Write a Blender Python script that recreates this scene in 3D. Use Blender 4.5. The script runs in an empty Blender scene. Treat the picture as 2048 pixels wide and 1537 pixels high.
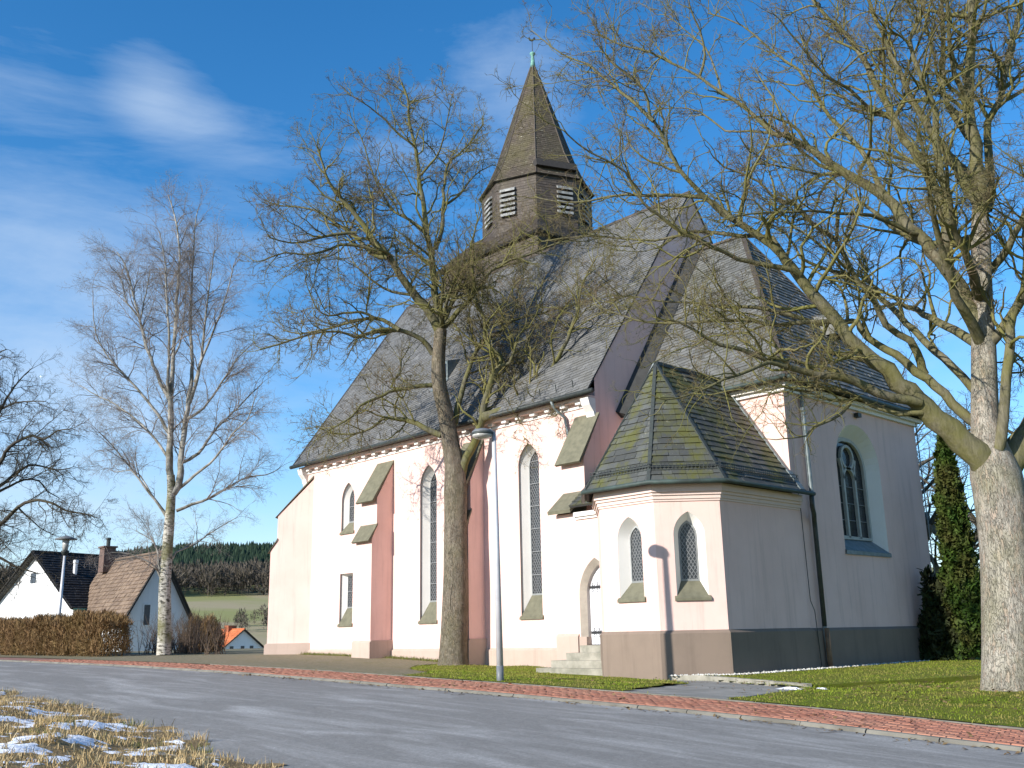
import bpy, bmesh, math, random
import numpy as np
from mathutils import Vector, Matrix
from mathutils.geometry import tessellate_polygon

rng = np.random.default_rng(7)
random.seed(7)
sc = bpy.context.scene
col = sc.collection

# ------------------------------------------------------------------ camera, sky, sun, exposure
YAW, PITCH, ROLL, FPX = math.radians(46.68), math.radians(14.383), math.radians(-1.183), 1956.6
EYE = np.array([0.0, 0.0, 1.6])
_f = np.array([-math.sin(YAW) * math.cos(PITCH), math.cos(YAW) * math.cos(PITCH), math.sin(PITCH)])
_r = np.array([math.cos(YAW), math.sin(YAW), 0.0])
_u = np.cross(_r, _f)
CR = _r * math.cos(ROLL) + _u * math.sin(ROLL)
CU = -_r * math.sin(ROLL) + _u * math.cos(ROLL)
CF = _f
HF = np.array([-math.sin(YAW), math.cos(YAW), 0.0])      # level forward direction
cam_data = bpy.data.cameras.new('camera')
cam = bpy.data.objects.new('camera', cam_data)
col.objects.link(cam)
cam.matrix_world = Matrix(((CR[0], CU[0], -CF[0], EYE[0]), (CR[1], CU[1], -CF[1], EYE[1]),
                           (CR[2], CU[2], -CF[2], EYE[2]), (0, 0, 0, 1)))
cam_data.sensor_width = 36.0
cam_data.lens = FPX / 2048 * 36.0
cam_data.clip_start = 0.05
cam_data.clip_end = 6000
sc.camera = cam

SUN_AZ, SUN_EL = math.radians(3.5), math.radians(23.5)   # light travels towards north, a little east
world = bpy.data.worlds.new('World')
sc.world = world
world.use_nodes = True
wn, wl = world.node_tree.nodes, world.node_tree.links
wn.clear()
w_out = wn.new('ShaderNodeOutputWorld')
w_bg = wn.new('ShaderNodeBackground')
w_sky = wn.new('ShaderNodeTexSky')
w_sky.sky_type = 'NISHITA'
w_sky.sun_disc = False
w_sky.sun_elevation = SUN_EL
w_sky.sun_rotation = math.radians(180) + SUN_AZ
w_sky.altitude = 400
w_sky.air_density = 1.0
w_sky.dust_density = 0.2
w_sky.ozone_density = 3.0
w_bg.inputs['Strength'].default_value = 0.12
w_hsv = wn.new('ShaderNodeHueSaturation')
w_hsv.inputs['Saturation'].default_value = 1.30
w_hsv.inputs['Value'].default_value = 1.2
wl.new(w_sky.outputs[0], w_hsv.inputs['Color'])
# thin clouds: stretched noise, more of it low in the sky
w_tc = wn.new('ShaderNodeTexCoord')
def wmath(op, a, b=None, clamp=False):
    n = wn.new('ShaderNodeMath'); n.operation = op; n.use_clamp = clamp
    for i, v in enumerate((a, b)):
        if v is None: continue
        if isinstance(v, (int, float)): n.inputs[i].default_value = v
        else: wl.new(v, n.inputs[i])
    return n.outputs[0]
def wnoise(scale, rot, sc3, detail=7, rough=0.6, dist=0.0, loc=(0, 0, 0)):
    mp = wn.new('ShaderNodeMapping'); mp.inputs['Rotation'].default_value = rot
    mp.inputs['Scale'].default_value = sc3; mp.inputs['Location'].default_value = loc
    wl.new(w_tc.outputs['Generated'], mp.inputs['Vector'])
    nz = wn.new('ShaderNodeTexNoise'); nz.inputs['Scale'].default_value = scale
    nz.inputs['Detail'].default_value = detail; nz.inputs['Roughness'].default_value = rough
    nz.inputs['Distortion'].default_value = dist
    wl.new(mp.outputs[0], nz.inputs['Vector'])
    return nz.outputs[0]
def wblob(px, py, size, power=1.0):
    d = CF + CR * (px - 1024) / FPX - CU * (py - 768.5) / FPX
    d = d / np.linalg.norm(d)
    dn = wn.new('ShaderNodeVectorMath'); dn.operation = 'DISTANCE'
    wl.new(w_tc.outputs['Generated'], dn.inputs[0]); dn.inputs[1].default_value = tuple(d)
    q = wmath('DIVIDE', dn.outputs['Value'], size)
    q = wmath('MULTIPLY', q, q)
    q = wmath('SUBTRACT', 1.0, q, True)
    return wmath('MULTIPLY', wmath('MULTIPLY', q, q), power)
n1 = wnoise(2.2, (0.2, 0.5, 0.75), (1.0, 1.0, 3.2), 9, 0.62, 0.4, (3.1, 0.2, 1.7))
n2 = wnoise(5.0, (0.1, 0.35, 0.75), (1.0, 0.45, 3.0), 9, 0.6, 0.6, (0.4, 2.2, 0.3))
sep = wn.new('ShaderNodeSeparateXYZ'); wl.new(w_tc.outputs['Generated'], sep.inputs[0])
low = wmath('SUBTRACT', 0.62, sep.outputs['Z'], True)
cover = wmath('ADD', wmath('MULTIPLY', low, 0.42), -0.14)
blob = 0.0
for bpx, bpy_, bs, bp in ((275, 165, .055, .12), (330, 205, .065, .13), (400, 250, .075, .09), (500, 290, .08, .06), (100, 330, .30, .07), (60, 800, .26, .13), (260, 900, .2, .08), (1075, 95, .11, .13), (1010, 190, .1, .07)):
    blob = wmath('ADD', blob, wblob(bpx, bpy_, bs, bp))
m = wmath('ADD', wmath('MULTIPLY', n1, 0.6), wmath('MULTIPLY', n2, 0.4))
m = wmath('ADD', wmath('ADD', m, cover), blob)
m = wmath('MULTIPLY', wmath('SUBTRACT', m, 0.475), 2.7, True)
m = wmath('MULTIPLY', m, 0.68, True)
m = wmath('MAXIMUM', m, wmath('MULTIPLY', wmath('SUBTRACT', 0.20, sep.outputs['Z'], True), 3.6, True))
w_mix = wn.new('ShaderNodeMixRGB')
w_mix.inputs[2].default_value = (3.9, 4.7, 5.7, 1)
wl.new(m, w_mix.inputs[0]); wl.new(w_hsv.outputs[0], w_mix.inputs[1])
wl.new(w_mix.outputs[0], w_bg.inputs['Color'])
wl.new(w_bg.outputs[0], w_out.inputs['Surface'])

sun_data = bpy.data.lights.new('sun', 'SUN')
sun_data.energy = 5.0
sun_data.angle = math.radians(0.5)
sun_data.color = (1.0, 0.955, 0.88)
sun = bpy.data.objects.new('sun', sun_data)
col.objects.link(sun)
_sv = Vector((math.sin(SUN_AZ) * math.cos(SUN_EL), math.cos(SUN_AZ) * math.cos(SUN_EL), -math.sin(SUN_EL)))
sun.rotation_euler = _sv.to_track_quat('-Z', 'Y').to_euler()
sun.location = (-20, -30, 40)
sc.view_settings.view_transform = 'Standard'
sc.view_settings.look = 'None'
sc.view_settings.exposure = 0.6
sc.view_settings.gamma = 1.0
sc.view_settings.use_curve_mapping = False
sc.cycles.max_bounces = 6

# ------------------------------------------------------------------ helpers
def ray(px, py):
    return CF + CR * (px - 1024) / FPX - CU * (py - 768.5) / FPX
def at(px, py, depth):
    """point on the sight line of a photo pixel at a given level distance in front of the camera"""
    d = ray(px, py)
    return EYE + d * (depth / d.dot(HF))

def sstep(a, b, x):
    t = np.clip((np.asarray(x, float) - a) / (b - a), 0, 1)
    return t * t * (3 - 2 * t)

def tag(o, label=None, cat=None, group=None, kind=None):
    if label: o['label'] = label
    if cat: o['category'] = cat
    if group: o['group'] = group
    if kind: o['kind'] = kind
    return o

def empty(name, loc):
    o = bpy.data.objects.new(name, None)
    o.empty_display_size = 0.3
    o.location = loc
    col.objects.link(o)
    return o

def link(name, me, material, parent=None):
    """mesh data is in world coordinates; children are shifted back by the root's position"""
    if material is not None:
        me.materials.clear(); me.materials.append(material)
    o = bpy.data.objects.new(name, me)
    col.objects.link(o)
    if parent is not None:
        o.parent = parent
        if parent.type == 'EMPTY':
            o.location = -parent.location
    return o

def mesh_np(name, verts, faces, smooth=True):
    """faces: int array (F,3) or (F,4)"""
    me = bpy.data.meshes.new(name)
    verts = np.asarray(verts, np.float32).reshape(-1, 3)
    faces = np.asarray(faces, np.int32)
    F, n = faces.shape
    me.vertices.add(len(verts)); me.vertices.foreach_set('co', verts.ravel())
    me.loops.add(F * n); me.loops.foreach_set('vertex_index', faces.ravel())
    me.polygons.add(F)
    me.polygons.foreach_set('loop_start', np.arange(F, dtype=np.int32) * n)
    me.polygons.foreach_set('loop_total', np.full(F, n, np.int32))
    if smooth: me.polygons.foreach_set('use_smooth', np.ones(F, bool))
    me.update(calc_edges=True)
    return me

class MB:
    def __init__(s): s.v = []; s.f = []
    def add(s, vs, fs):
        b = len(s.v)
        s.v.extend([tuple(map(float, p)) for p in vs]); s.f.extend([tuple(b + i for i in f) for f in fs]); return s
    def box(s, x0, x1, y0, y1, z0, z1):
        return s.add([(x0, y0, z0), (x1, y0, z0), (x1, y1, z0), (x0, y1, z0), (x0, y0, z1), (x1, y0, z1), (x1, y1, z1), (x0, y1, z1)],
                     [(3, 2, 1, 0), (4, 5, 6, 7), (0, 1, 5, 4), (1, 2, 6, 5), (2, 3, 7, 6), (3, 0, 4, 7)])
    def hexa(s, p):
        """8 points: bottom ring then top ring"""
        return s.add(p, [(3, 2, 1, 0), (4, 5, 6, 7), (0, 1, 5, 4), (1, 2, 6, 5), (2, 3, 7, 6), (3, 0, 4, 7)])
    def poly(s, pts): return s.add(pts, [tuple(range(len(pts)))])
    def prism(s, base, top):
        n = len(base)
        fs = [tuple(reversed(range(n))), tuple(range(n, 2 * n))] + [(i, (i + 1) % n, n + (i + 1) % n, n + i) for i in range(n)]
        return s.add(list(base) + list(top), fs)
    def bar(s, a, b, w, h, up=(0, 0, 1)):
        a, b = Vector(a), Vector(b); t = (b - a).normalized()
        side = t.cross(Vector(up))
        if side.length < 1e-4: side = t.cross(Vector((1, 0, 0)))
        side.normalize(); n = side.cross(t).normalized()
        q = []
        for p in (a, b):
            q += [p - side * w / 2 - n * h / 2, p + side * w / 2 - n * h / 2, p + side * w / 2 + n * h / 2, p - side * w / 2 + n * h / 2]
        return s.add(q, [(0, 1, 2, 3), (7, 6, 5, 4), (0, 4, 5, 1), (1, 5, 6, 2), (2, 6, 7, 3), (3, 7, 4, 0)])
    def tube(s, path, r, n=8, cap=True):
        path = [Vector(p) for p in path]
        rr = r if isinstance(r, (list, tuple)) else [r] * len(path)
        b = len(s.v); ref = None
        for i, p in enumerate(path):
            t = (path[min(i + 1, len(path) - 1)] - path[max(i - 1, 0)]).normalized()
            if ref is None:
                ref = Vector((0, 0, 1)) if abs(t.z) < 0.9 else Vector((1, 0, 0))
            u = t.cross(ref).normalized(); w = u.cross(t).normalized(); ref = w
            for k in range(n):
                a = 2 * math.pi * k / n
                s.v.append(tuple(p + (u * math.cos(a) + w * math.sin(a)) * rr[i]))
        for i in range(len(path) - 1):
            for k in range(n):
                s.f.append((b + i * n + k, b + i * n + (k + 1) % n, b + (i + 1) * n + (k + 1) % n, b + (i + 1) * n + k))
        if cap:
            s.f.append(tuple(b + k for k in reversed(range(n)))); e = b + (len(path) - 1) * n
            s.f.append(tuple(e + k for k in range(n)))
        return s
    def lathe(s, c, prof, n=16):
        b = len(s.v)
        for r, z in prof:
            for k in range(n):
                a = 2 * math.pi * k / n
                s.v.append((c[0] + r * math.cos(a), c[1] + r * math.sin(a), c[2] + z))
        for i in range(len(prof) - 1):
            for k in range(n):
                s.f.append((b + i * n + k, b + i * n + (k + 1) % n, b + (i + 1) * n + (k + 1) % n, b + (i + 1) * n + k))
        s.f.append(tuple(b + k for k in reversed(range(n))))
        e = b + (len(prof) - 1) * n
        s.f.append(tuple(e + k for k in range(n)))
        return s
    def mesh(s, name, smooth=False):
        me = bpy.data.meshes.new(name)
        me.from_pydata(s.v, [], s.f)
        me.update()
        bm = bmesh.new(); bm.from_mesh(me); bmesh.ops.recalc_face_normals(bm, faces=bm.faces); bm.to_mesh(me); bm.free()
        if smooth: me.polygons.foreach_set('use_smooth', np.ones(len(me.polygons), bool))
        return me
    def build(s, name, material, parent=None, smooth=False):
        return link(name, s.mesh(name, smooth), material, parent)

# ------------------------------------------------------------------ materials
class NT:
    def __init__(s, name):
        s.m = bpy.data.materials.new(name); s.m.use_nodes = True
        s.n, s.l = s.m.node_tree.nodes, s.m.node_tree.links
        s.b = s.n['Principled BSDF']
        s.geo = None
    def pos(s, scale=(1, 1, 1), rot=(0, 0, 0)):
        if s.geo is None: s.geo = s.n.new('ShaderNodeNewGeometry')
        mp = s.n.new('ShaderNodeMapping'); mp.inputs['Scale'].default_value = scale; mp.inputs['Rotation'].default_value = rot
        s.l.new(s.geo.outputs['Position'], mp.inputs['Vector']); return mp.outputs[0]
    def noise(s, scale, detail=6, rough=0.6, vec=None, dist=0):
        t = s.n.new('ShaderNodeTexNoise'); t.inputs['Scale'].default_value = scale; t.inputs['Detail'].default_value = detail
        t.inputs['Roughness'].default_value = rough; t.inputs['Distortion'].default_value = dist
        s.l.new(vec if vec is not None else s.pos(), t.inputs['Vector']); return t.outputs[0]
    def ramp(s, x, a, b):
        t = s.n.new('ShaderNodeMapRange'); t.inputs['From Min'].default_value = a; t.inputs['From Max'].default_value = b
        s.l.new(x, t.inputs['Value']); return t.outputs[0]
    def mix(s, f, a, b, mode='MIX'):
        t = s.n.new('ShaderNodeMixRGB'); t.blend_type = mode
        for i, v in ((0, f), (1, a), (2, b)):
            if isinstance(v, (int, float)): t.inputs[i].default_value = v
            elif isinstance(v, tuple): t.inputs[i].default_value = (*v, 1) if len(v) == 3 else v
            else: s.l.new(v, t.inputs[i])
        return t.outputs[0]
    def math(s, op, a, b=None, clamp=False):
        n = s.n.new('ShaderNodeMath'); n.operation = op; n.use_clamp = clamp
        for i, v in enumerate((a, b)):
            if v is None: continue
            if isinstance(v, (int, float)): n.inputs[i].default_value = v
            else: s.l.new(v, n.inputs[i])
        return n.outputs[0]
    def rnd(s):
        """one random value for each loose piece and each object"""
        if s.geo is None: s.geo = s.n.new('ShaderNodeNewGeometry')
        oi = s.n.new('ShaderNodeObjectInfo')
        return s.math('FRACT', s.math('ADD', s.geo.outputs['Random Per Island'], s.math('MULTIPLY', oi.outputs['Random'], 7.31)))
    def bump(s, h, strength=0.3, dist=0.02):
        b = s.n.new('ShaderNodeBump'); b.inputs['Strength'].default_value = strength; b.inputs['Distance'].default_value = dist
        s.l.new(h, b.inputs['Height']); s.l.new(b.outputs[0], s.b.inputs['Normal'])
    def done(s, color, rough=0.8, metal=0.0, spec=0.3):
        if isinstance(color, tuple): s.b.inputs['Base Color'].default_value = (*color, 1)
        else: s.l.new(color, s.b.inputs['Base Color'])
        if isinstance(rough, (int, float)): s.b.inputs['Roughness'].default_value = rough
        else: s.l.new(rough, s.b.inputs['Roughness'])
        s.b.inputs['Metallic'].default_value = metal
        s.b.inputs['Specular IOR Level'].default_value = spec
        return s.m

def simple(name, c1, c2=None, scale=4.0, rough=0.8, bump=0.0, bscale=40.0, metal=0.0, spec=0.3, per=0.0, stretch=(1, 1, 1), bdist=0.01):
    t = NT(name)
    c2 = c2 or tuple(x * 0.75 for x in c1)
    c = t.mix(t.ramp(t.noise(scale, 7, 0.6, t.pos(stretch)), 0.35, 0.65), c1, c2)
    if per: c = t.mix(per, c, t.mix(t.rnd(), tuple(x * 0.45 for x in c1), tuple(min(1, x * 1.5) for x in c1)))
    if bump: t.bump(t.noise(bscale, 5, 0.6, t.pos(stretch)), bump, bdist)
    return t.done(c, rough, metal, spec)

def render_wall(name, base, dirt, streak=0.25):
    t = NT(name)
    big = t.ramp(t.noise(0.55, 7, 0.65), 0.40, 0.62)
    strk = t.ramp(t.noise(1.6, 6, 0.7, t.pos((2.6, 2.6, 0.16))), 0.52, 0.75)
    c = t.mix(t.math('MULTIPLY', big, 0.55), base, dirt)
    c = t.mix(t.math('MULTIPLY', strk, streak), c, tuple(x * 0.72 for x in dirt))
    fine = t.noise(70, 4, 0.7)
    c = t.mix(t.math('MULTIPLY', t.ramp(fine, 0.3, 0.7), 0.06), c, tuple(x * 0.6 for x in base))
    t.bump(t.math('ADD', fine, t.math('MULTIPLY', t.noise(9, 4), 0.6)), 0.25, 0.012)
    return t.done(c, 0.9, 0, 0.15)

M = {}
M['wall'] = render_wall('pink_render', (0.765, 0.535, 0.472), (0.67, 0.455, 0.395), 0.6)
M['wall_cream'] = render_wall('cream_render', (0.68, 0.53, 0.47), (0.60, 0.47, 0.41))
M['trim'] = render_wall('white_render', (0.74, 0.71, 0.67), (0.67, 0.64, 0.60))
M['reveal_shaded'] = render_wall('shaded_render', (0.42, 0.38, 0.35), (0.35, 0.32, 0.30))  # shade of the unlit window steps and door jamb put into the colour
M['plinth_warm'] = render_wall('beige_plinth', (0.46, 0.36, 0.30), (0.37, 0.285, 0.235), 0.4)
M['plinth_grey'] = render_wall('grey_plinth', (0.225, 0.172, 0.135), (0.17, 0.132, 0.104), 0.45)
M['stone_surround'] = simple('beige_stone', (0.40, 0.35, 0.29), (0.32, 0.28, 0.235), 4, .85, .2, 60)
M['stone_cap'] = simple('olive_stone', (0.165, 0.155, 0.105), (0.115, 0.11, 0.075), 5, 0.85, 0.25, 60)
M['step_stone'] = simple('pale_stone', (0.33, 0.305, 0.25), (0.20, 0.19, 0.15), 3, 0.9, 0.3, 40)
M['grey_frame'] = simple('grey_stone_frame', (0.30, 0.31, 0.31), (0.24, 0.25, 0.25), 6, 0.8, 0.15, 80)
M['pale_frame'] = simple('pale_stone_frame', (0.44, 0.44, 0.40), (0.36, 0.36, 0.33), 6, 0.8, 0.15, 80)
M['lead'] = simple('lead_came', (0.21, 0.215, 0.22), None, 10, 0.55)
M['dark_metal'] = simple('dark_metal', (0.035, 0.038, 0.036), (0.05, 0.06, 0.055), 8, 0.5)
M['copper_old'] = simple('green_copper', (0.17, 0.37, 0.31), (0.11, 0.24, 0.21), 9, 0.6)
M['gutter_dark'] = simple('dark_copper', (0.035, 0.046, 0.042), (0.055, 0.082, 0.074), 3, 0.6)
M['zinc'] = simple('zinc', (0.20, 0.23, 0.24), (0.12, 0.15, 0.15), 5, 0.5, metal=0.3)
M['iron'] = simple('black_iron', (0.03, 0.03, 0.032), None, 10, 0.5)
M['white_paint'] = simple('white_paint', (0.75, 0.75, 0.74), (0.68, 0.68, 0.67), 6, 0.5)
M['door_white'] = simple('door_paint', (0.70, 0.70, 0.72), (0.62, 0.62, 0.66), 4, 0.5, 0.15, 30, stretch=(8, 8, .5))

def slate_mat(name, base, moss=0.0, mosscol=(0.11, 0.11, 0.03), lich=0.0, contrast=1.0, rough=0.55, warm=None, mscale=.75, mlo=.44, mhi=.62):
    t = NT(name)
    r = t.rnd()
    lo = tuple(x * (1 - 0.42 * contrast) for x in base); hi = tuple(x * (1 + 0.55 * contrast) for x in base)
    c = t.mix(r, lo, hi)
    n = t.noise(7, 7, 0.65)
    c = t.mix(t.math('MULTIPLY', t.ramp(n, 0.35, 0.7), 0.35), c, warm or tuple(x * 0.55 for x in base))
    if moss: c = t.mix(t.math('MULTIPLY', t.ramp(t.noise(mscale, 8, 0.65), mlo, mhi), moss), c, mosscol)
    if lich: c = t.mix(t.math('MULTIPLY', t.ramp(t.noise(5.5, 8, 0.75), 0.60, 0.66), lich), c, (0.42, 0.40, 0.30))
    t.bump(t.noise(55, 5, 0.65), 0.35, 0.006)
    return t.done(c, rough, 0, 0.45)
M['slate'] = slate_mat('grey_slate', (0.140, 0.140, 0.138), 0.40, (0.108, 0.103, 0.085), 0.25, 0.48, 0.66)
M['slate_choir'] = slate_mat('grey_slate_choir', (0.122, 0.122, 0.116), 0.4, (0.085, 0.083, 0.045), 0.2, 0.65, 0.62)
M['slate_moss'] = slate_mat('mossy_slate', (0.066, 0.070, 0.066), 0.9, (0.082, 0.084, 0.016), 0.25, 0.7, 0.7, mscale=1.3, mlo=.45, mhi=.60)
M['slate_brown'] = slate_mat('brown_slate', (0.072, 0.056, 0.045), 0.35, (0.072, 0.062, 0.03), 0.25, 0.6, 0.75)
M['spire'] = slate_mat('spire_slate', (0.070, 0.054, 0.038), 0.65, (0.082, 0.070, 0.026), 0.85, 0.6, 0.8)
M['roof_dark'] = simple('roof_underlay', (0.05, 0.05, 0.048), None, 4, 0.9)
M['wood_dark'] = simple('dark_board', (0.045, 0.04, 0.036), None, 8, 0.8)

def glass_mat(name, c):
    t = NT(name)
    n = t.noise(9, 4)
    t.bump(t.noise(6, 3), 0.25, 0.02)
    return t.done(t.mix(n, c, tuple(x * 2.0 for x in c)), 0.15, 0, 0.4)
M['glass'] = glass_mat('leaded_glass', (0.024, 0.026, 0.028))
M['glass_house'] = glass_mat('house_glass', (0.03, 0.035, 0.045))

def asphalt_mat():
    t = NT('salted_asphalt')
    grain = t.noise(24, 8, 0.9)
    c = t.mix(t.ramp(grain, 0.34, 0.66), (0.14, 0.135, 0.127), (0.36, 0.346, 0.322))
    c = t.mix(t.math('MULTIPLY', t.ramp(t.noise(6, 9, 0.85), 0.36, 0.64), 0.45), c, (0.14, 0.136, 0.129))
    grit = t.ramp(t.noise(9, 9, 0.9, t.pos((.6, 1, 1))), 0.56, 0.66)
    c = t.mix(t.math('MULTIPLY', grit, 0.55), c, (0.52, 0.505, 0.48))
    streak = t.ramp(t.noise(0.9, 9, 0.66, t.pos((0.30, 1.7, 1), (0, 0, 0.03)), 0.8), 0.47, 0.74)
    fine = t.ramp(t.noise(26, 5, 0.8), 0.40, 0.62)
    c = t.mix(t.math('MULTIPLY', t.math('ADD', t.math('MULTIPLY', streak, fine), t.math('MULTIPLY', streak, 0.35)), 0.75), c, (0.50, 0.49, 0.47))
    wet = t.ramp(t.noise(0.35, 6, 0.6, t.pos((0.5, 1.2, 1))), 0.50, 0.68)
    c = t.mix(t.math('MULTIPLY', wet, 0.22), c, (0.145, 0.143, 0.138))
    t.bump(grain, 0.6, 0.012)
    return t.done(c, 0.92, 0, 0.08)
M['asphalt'] = asphalt_mat()
def brick_mat():
    t = NT('red_paver')
    c = t.mix(t.rnd(), (0.29, 0.118, 0.076), (0.385, 0.172, 0.112))
    c = t.mix(t.math('MULTIPLY', t.ramp(t.noise(1.1, 7, 0.65), 0.45, 0.7), 0.5), c, (0.36, 0.215, 0.145))
    t.bump(t.noise(90, 4), 0.3, 0.004)
    return t.done(c, 0.85, 0, 0.2)
M['paver'] = brick_mat()
M['joint'] = simple('paver_bed', (0.22, 0.11, 0.085), (0.30, 0.16, 0.12), 3, 0.95)
M['kerb'] = simple('kerb_concrete', (0.205, 0.19, 0.155), (0.13, 0.12, 0.098), 2.2, 0.9, 0.3, 60)
def sett_mat():
    t = NT('grassy_setts')
    b = t.n.new('ShaderNodeTexBrick'); b.inputs['Scale'].default_value = 2.4
    b.inputs['Color1'].default_value = (0.29, 0.245, 0.185, 1); b.inputs['Color2'].default_value = (0.22, 0.19, 0.145, 1)
    b.inputs['Mortar'].default_value = (0.11, 0.11, 0.05, 1); b.inputs['Mortar Size'].default_value = 0.05
    t.l.new(t.pos(), b.inputs['Vector'])
    c = t.mix(t.ramp(t.noise(1.3, 8, 0.7), 0.5, 0.66), b.outputs[0], (0.15, 0.14, 0.065))
    c = t.mix(t.math('MULTIPLY', t.ramp(t.noise(6, 6, 0.7), 0.45, 0.7), 0.5), c, (0.30, 0.25, 0.17))
    t.bump(t.noise(14, 6), 0.5, 0.02)
    return t.done(c, 0.95, 0, 0.1)
M['setts'] = sett_mat()
def lawn_mat():
    t = NT('winter_lawn')
    c = t.mix(t.ramp(t.noise(1.0, 7, 0.6), 0.35, 0.65), (0.125, 0.17, 0.013), (0.18, 0.185, 0.030))
    c = t.mix(t.math('MULTIPLY', t.ramp(t.noise(3.5, 8, 0.8), 0.48, 0.66), 0.75), c, (0.19, 0.15, 0.052))
    t.bump(t.noise(30, 6, 0.8), 0.9, 0.05)
    return t.done(c, 0.95, 0, 0.1)
M['lawn'] = lawn_mat()
def ground_mat():
    t = NT('fields')
    f = t.noise(0.012, 4, 0.5, t.pos((1, 1, 1)))
    c = t.mix(t.ramp(f, 0.47, 0.53), (0.25, 0.245, 0.10), (0.32, 0.27, 0.165))
    c = t.mix(t.math('MULTIPLY', t.ramp(t.noise(0.05, 7, 0.65, t.pos((0.35, 1, 1), (0, 0, .5))), 0.45, 0.65), 0.6), c, (0.24, 0.25, 0.095))
    c = t.mix(t.math('MULTIPLY', t.ramp(t.noise(0.02, 7, 0.7, t.pos((0.5, 2.0, 1), (0, 0, 1.0))), 0.64, 0.70), 0.5), c, (0.55, 0.56, 0.56))
    t.bump(t.noise(3, 6), 0.4, 0.2)
    return t.done(c, 0.95, 0, 0.1)
M['ground'] = ground_mat()
M['verge_soil'] = simple('verge_soil', (0.30, 0.205, 0.095), (0.17, 0.12, 0.055), 2.5, 0.95, 0.9, 25, bdist=0.04)
def blade_mat(name, a, b, c3, sp=0.1):
    t = NT(name)
    c = t.mix(t.ramp(t.noise(1.1, 8, .75), 0.43, 0.58), t.mix(t.rnd(), a, b), c3)
    return t.done(c, 0.8, 0, sp)
M['grass'] = blade_mat('green_blades', (0.11, 0.17, 0.011), (0.20, 0.24, 0.022), (0.22, 0.185, 0.055))
M['dry_grass'] = blade_mat('dry_blades', (0.30, 0.195, 0.085), (0.64, 0.51, 0.29), (0.42, 0.30, 0.14))
M['verge_green'] = blade_mat('verge_green', (0.085, 0.115, 0.022), (0.20, 0.20, 0.055), (0.16, 0.15, 0.05))
def snow_mat():
    t = NT('old_snow')
    c = t.mix(t.ramp(t.noise(20, 5), 0.55, 0.72), (0.80, 0.82, 0.86), (0.50, 0.47, 0.42))
    t.bump(t.noise(16, 6), 0.6, 0.04)
    return t.done(c, 0.6, 0, 0.3)
M['snow'] = snow_mat()

def bark_plates(name, light, dark, pink, moss, mossamt, sc=1.0):
    t = NT(name)
    v = t.n.new('ShaderNodeTexVoronoi'); v.feature = 'DISTANCE_TO_EDGE'; v.inputs['Scale'].default_value = 26 * sc
    wv = t.pos((1, 1, .20)); nz = t.n.new('ShaderNodeTexNoise'); nz.inputs['Scale'].default_value = 11 * sc; nz.inputs['Detail'].default_value = 6
    t.l.new(wv, nz.inputs['Vector'])
    ad = t.n.new('ShaderNodeMixRGB'); ad.blend_type = 'ADD'; ad.inputs[0].default_value = .22; t.l.new(wv, ad.inputs[1]); t.l.new(nz.outputs['Color'], ad.inputs[2]); t.l.new(ad.outputs[0], v.inputs['Vector'])
    v2 = t.n.new('ShaderNodeTexVoronoi'); v2.inputs['Scale'].default_value = 26 * sc; t.l.new(ad.outputs[0], v2.inputs['Vector'])
    cell = t.n.new('ShaderNodeSeparateXYZ'); t.l.new(v2.outputs['Color'], cell.inputs[0])
    fine = t.noise(60 * sc, 6, .75, t.pos((1, 1, .4)))
    c = t.mix(cell.outputs[0], light, tuple(x * .62 for x in light))
    c = t.mix(t.math('MULTIPLY', t.ramp(cell.outputs[1], .70, .85), .6), c, pink)
    c = t.mix(t.math('MULTIPLY', t.ramp(fine, .42, .68), .65), c, dark)
    edge = t.ramp(v.outputs[0], .0, .07)
    c = t.mix(t.math('SUBTRACT', 1.0, t.math('ADD', t.math('MULTIPLY', edge, .45), .55), True), c, dark)
    c = t.mix(t.math('MULTIPLY', t.ramp(t.noise(5 * sc, 7, .7, t.pos((1, 1, .45))), .48, .58), .55), c, tuple(min(1, x * 1.25) for x in light))
    c = t.mix(t.math('MULTIPLY', t.ramp(t.noise(1.3, 6, .7), .42, .66), mossamt), c, moss)
    t.bump(t.math('ADD', edge, t.math('MULTIPLY', fine, .8)), .9, .025)
    return t.done(c, .92, 0, .1)
def bark(name, a, b, moss, mossamt, flake=None, vs=(1, 1, .22), bump=0.7, scale=14):
    t = NT(name)
    n = t.noise(scale, 8, 0.7, t.pos(vs))
    c = t.mix(t.ramp(n, 0.34, 0.64), b, a)
    if flake: c = t.mix(t.ramp(t.noise(scale * 0.5, 7, 0.7, t.pos((1, 1, .35))), 0.52, 0.58), c, flake)
    c = t.mix(t.math('MULTIPLY', t.ramp(t.noise(1.7, 6, 0.65), 0.36, 0.60), mossamt), c, moss)
    t.bump(n, bump, 0.03)
    return t.done(c, 0.9, 0, 0.1)
M['bark_maple'] = bark_plates('maple_bark', (0.235, 0.20, 0.155), (0.07, 0.058, 0.044), (0.27, 0.20, 0.135), (0.135, 0.13, 0.062), 0.35, 1.1)
M['bark_limb'] = bark('mossy_limb_bark', (0.155, 0.145, 0.105), (0.065, 0.058, 0.040), (0.130, 0.125, 0.034), 0.75, bump=0.6)
M['bark_flaky'] = bark_plates('flaky_bark', (0.37, 0.335, 0.28), (0.13, 0.12, 0.10), (0.44, 0.32, 0.24), (0.20, 0.19, 0.10), 0.45, 1.0)
M['bark_flaky_limb'] = bark('flaky_limb_bark', (0.185, 0.165, 0.115), (0.075, 0.068, 0.045), (0.135, 0.128, 0.034), 0.6, None, bump=0.7)
M['twig'] = simple('twig', (0.155, 0.135, 0.055), (0.135, 0.130, 0.034), 1.2, 0.85)
M['twig_red'] = simple('fine_twig', (0.145, 0.105, 0.065), (0.135, 0.120, 0.042), 0.5, 0.85)
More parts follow.
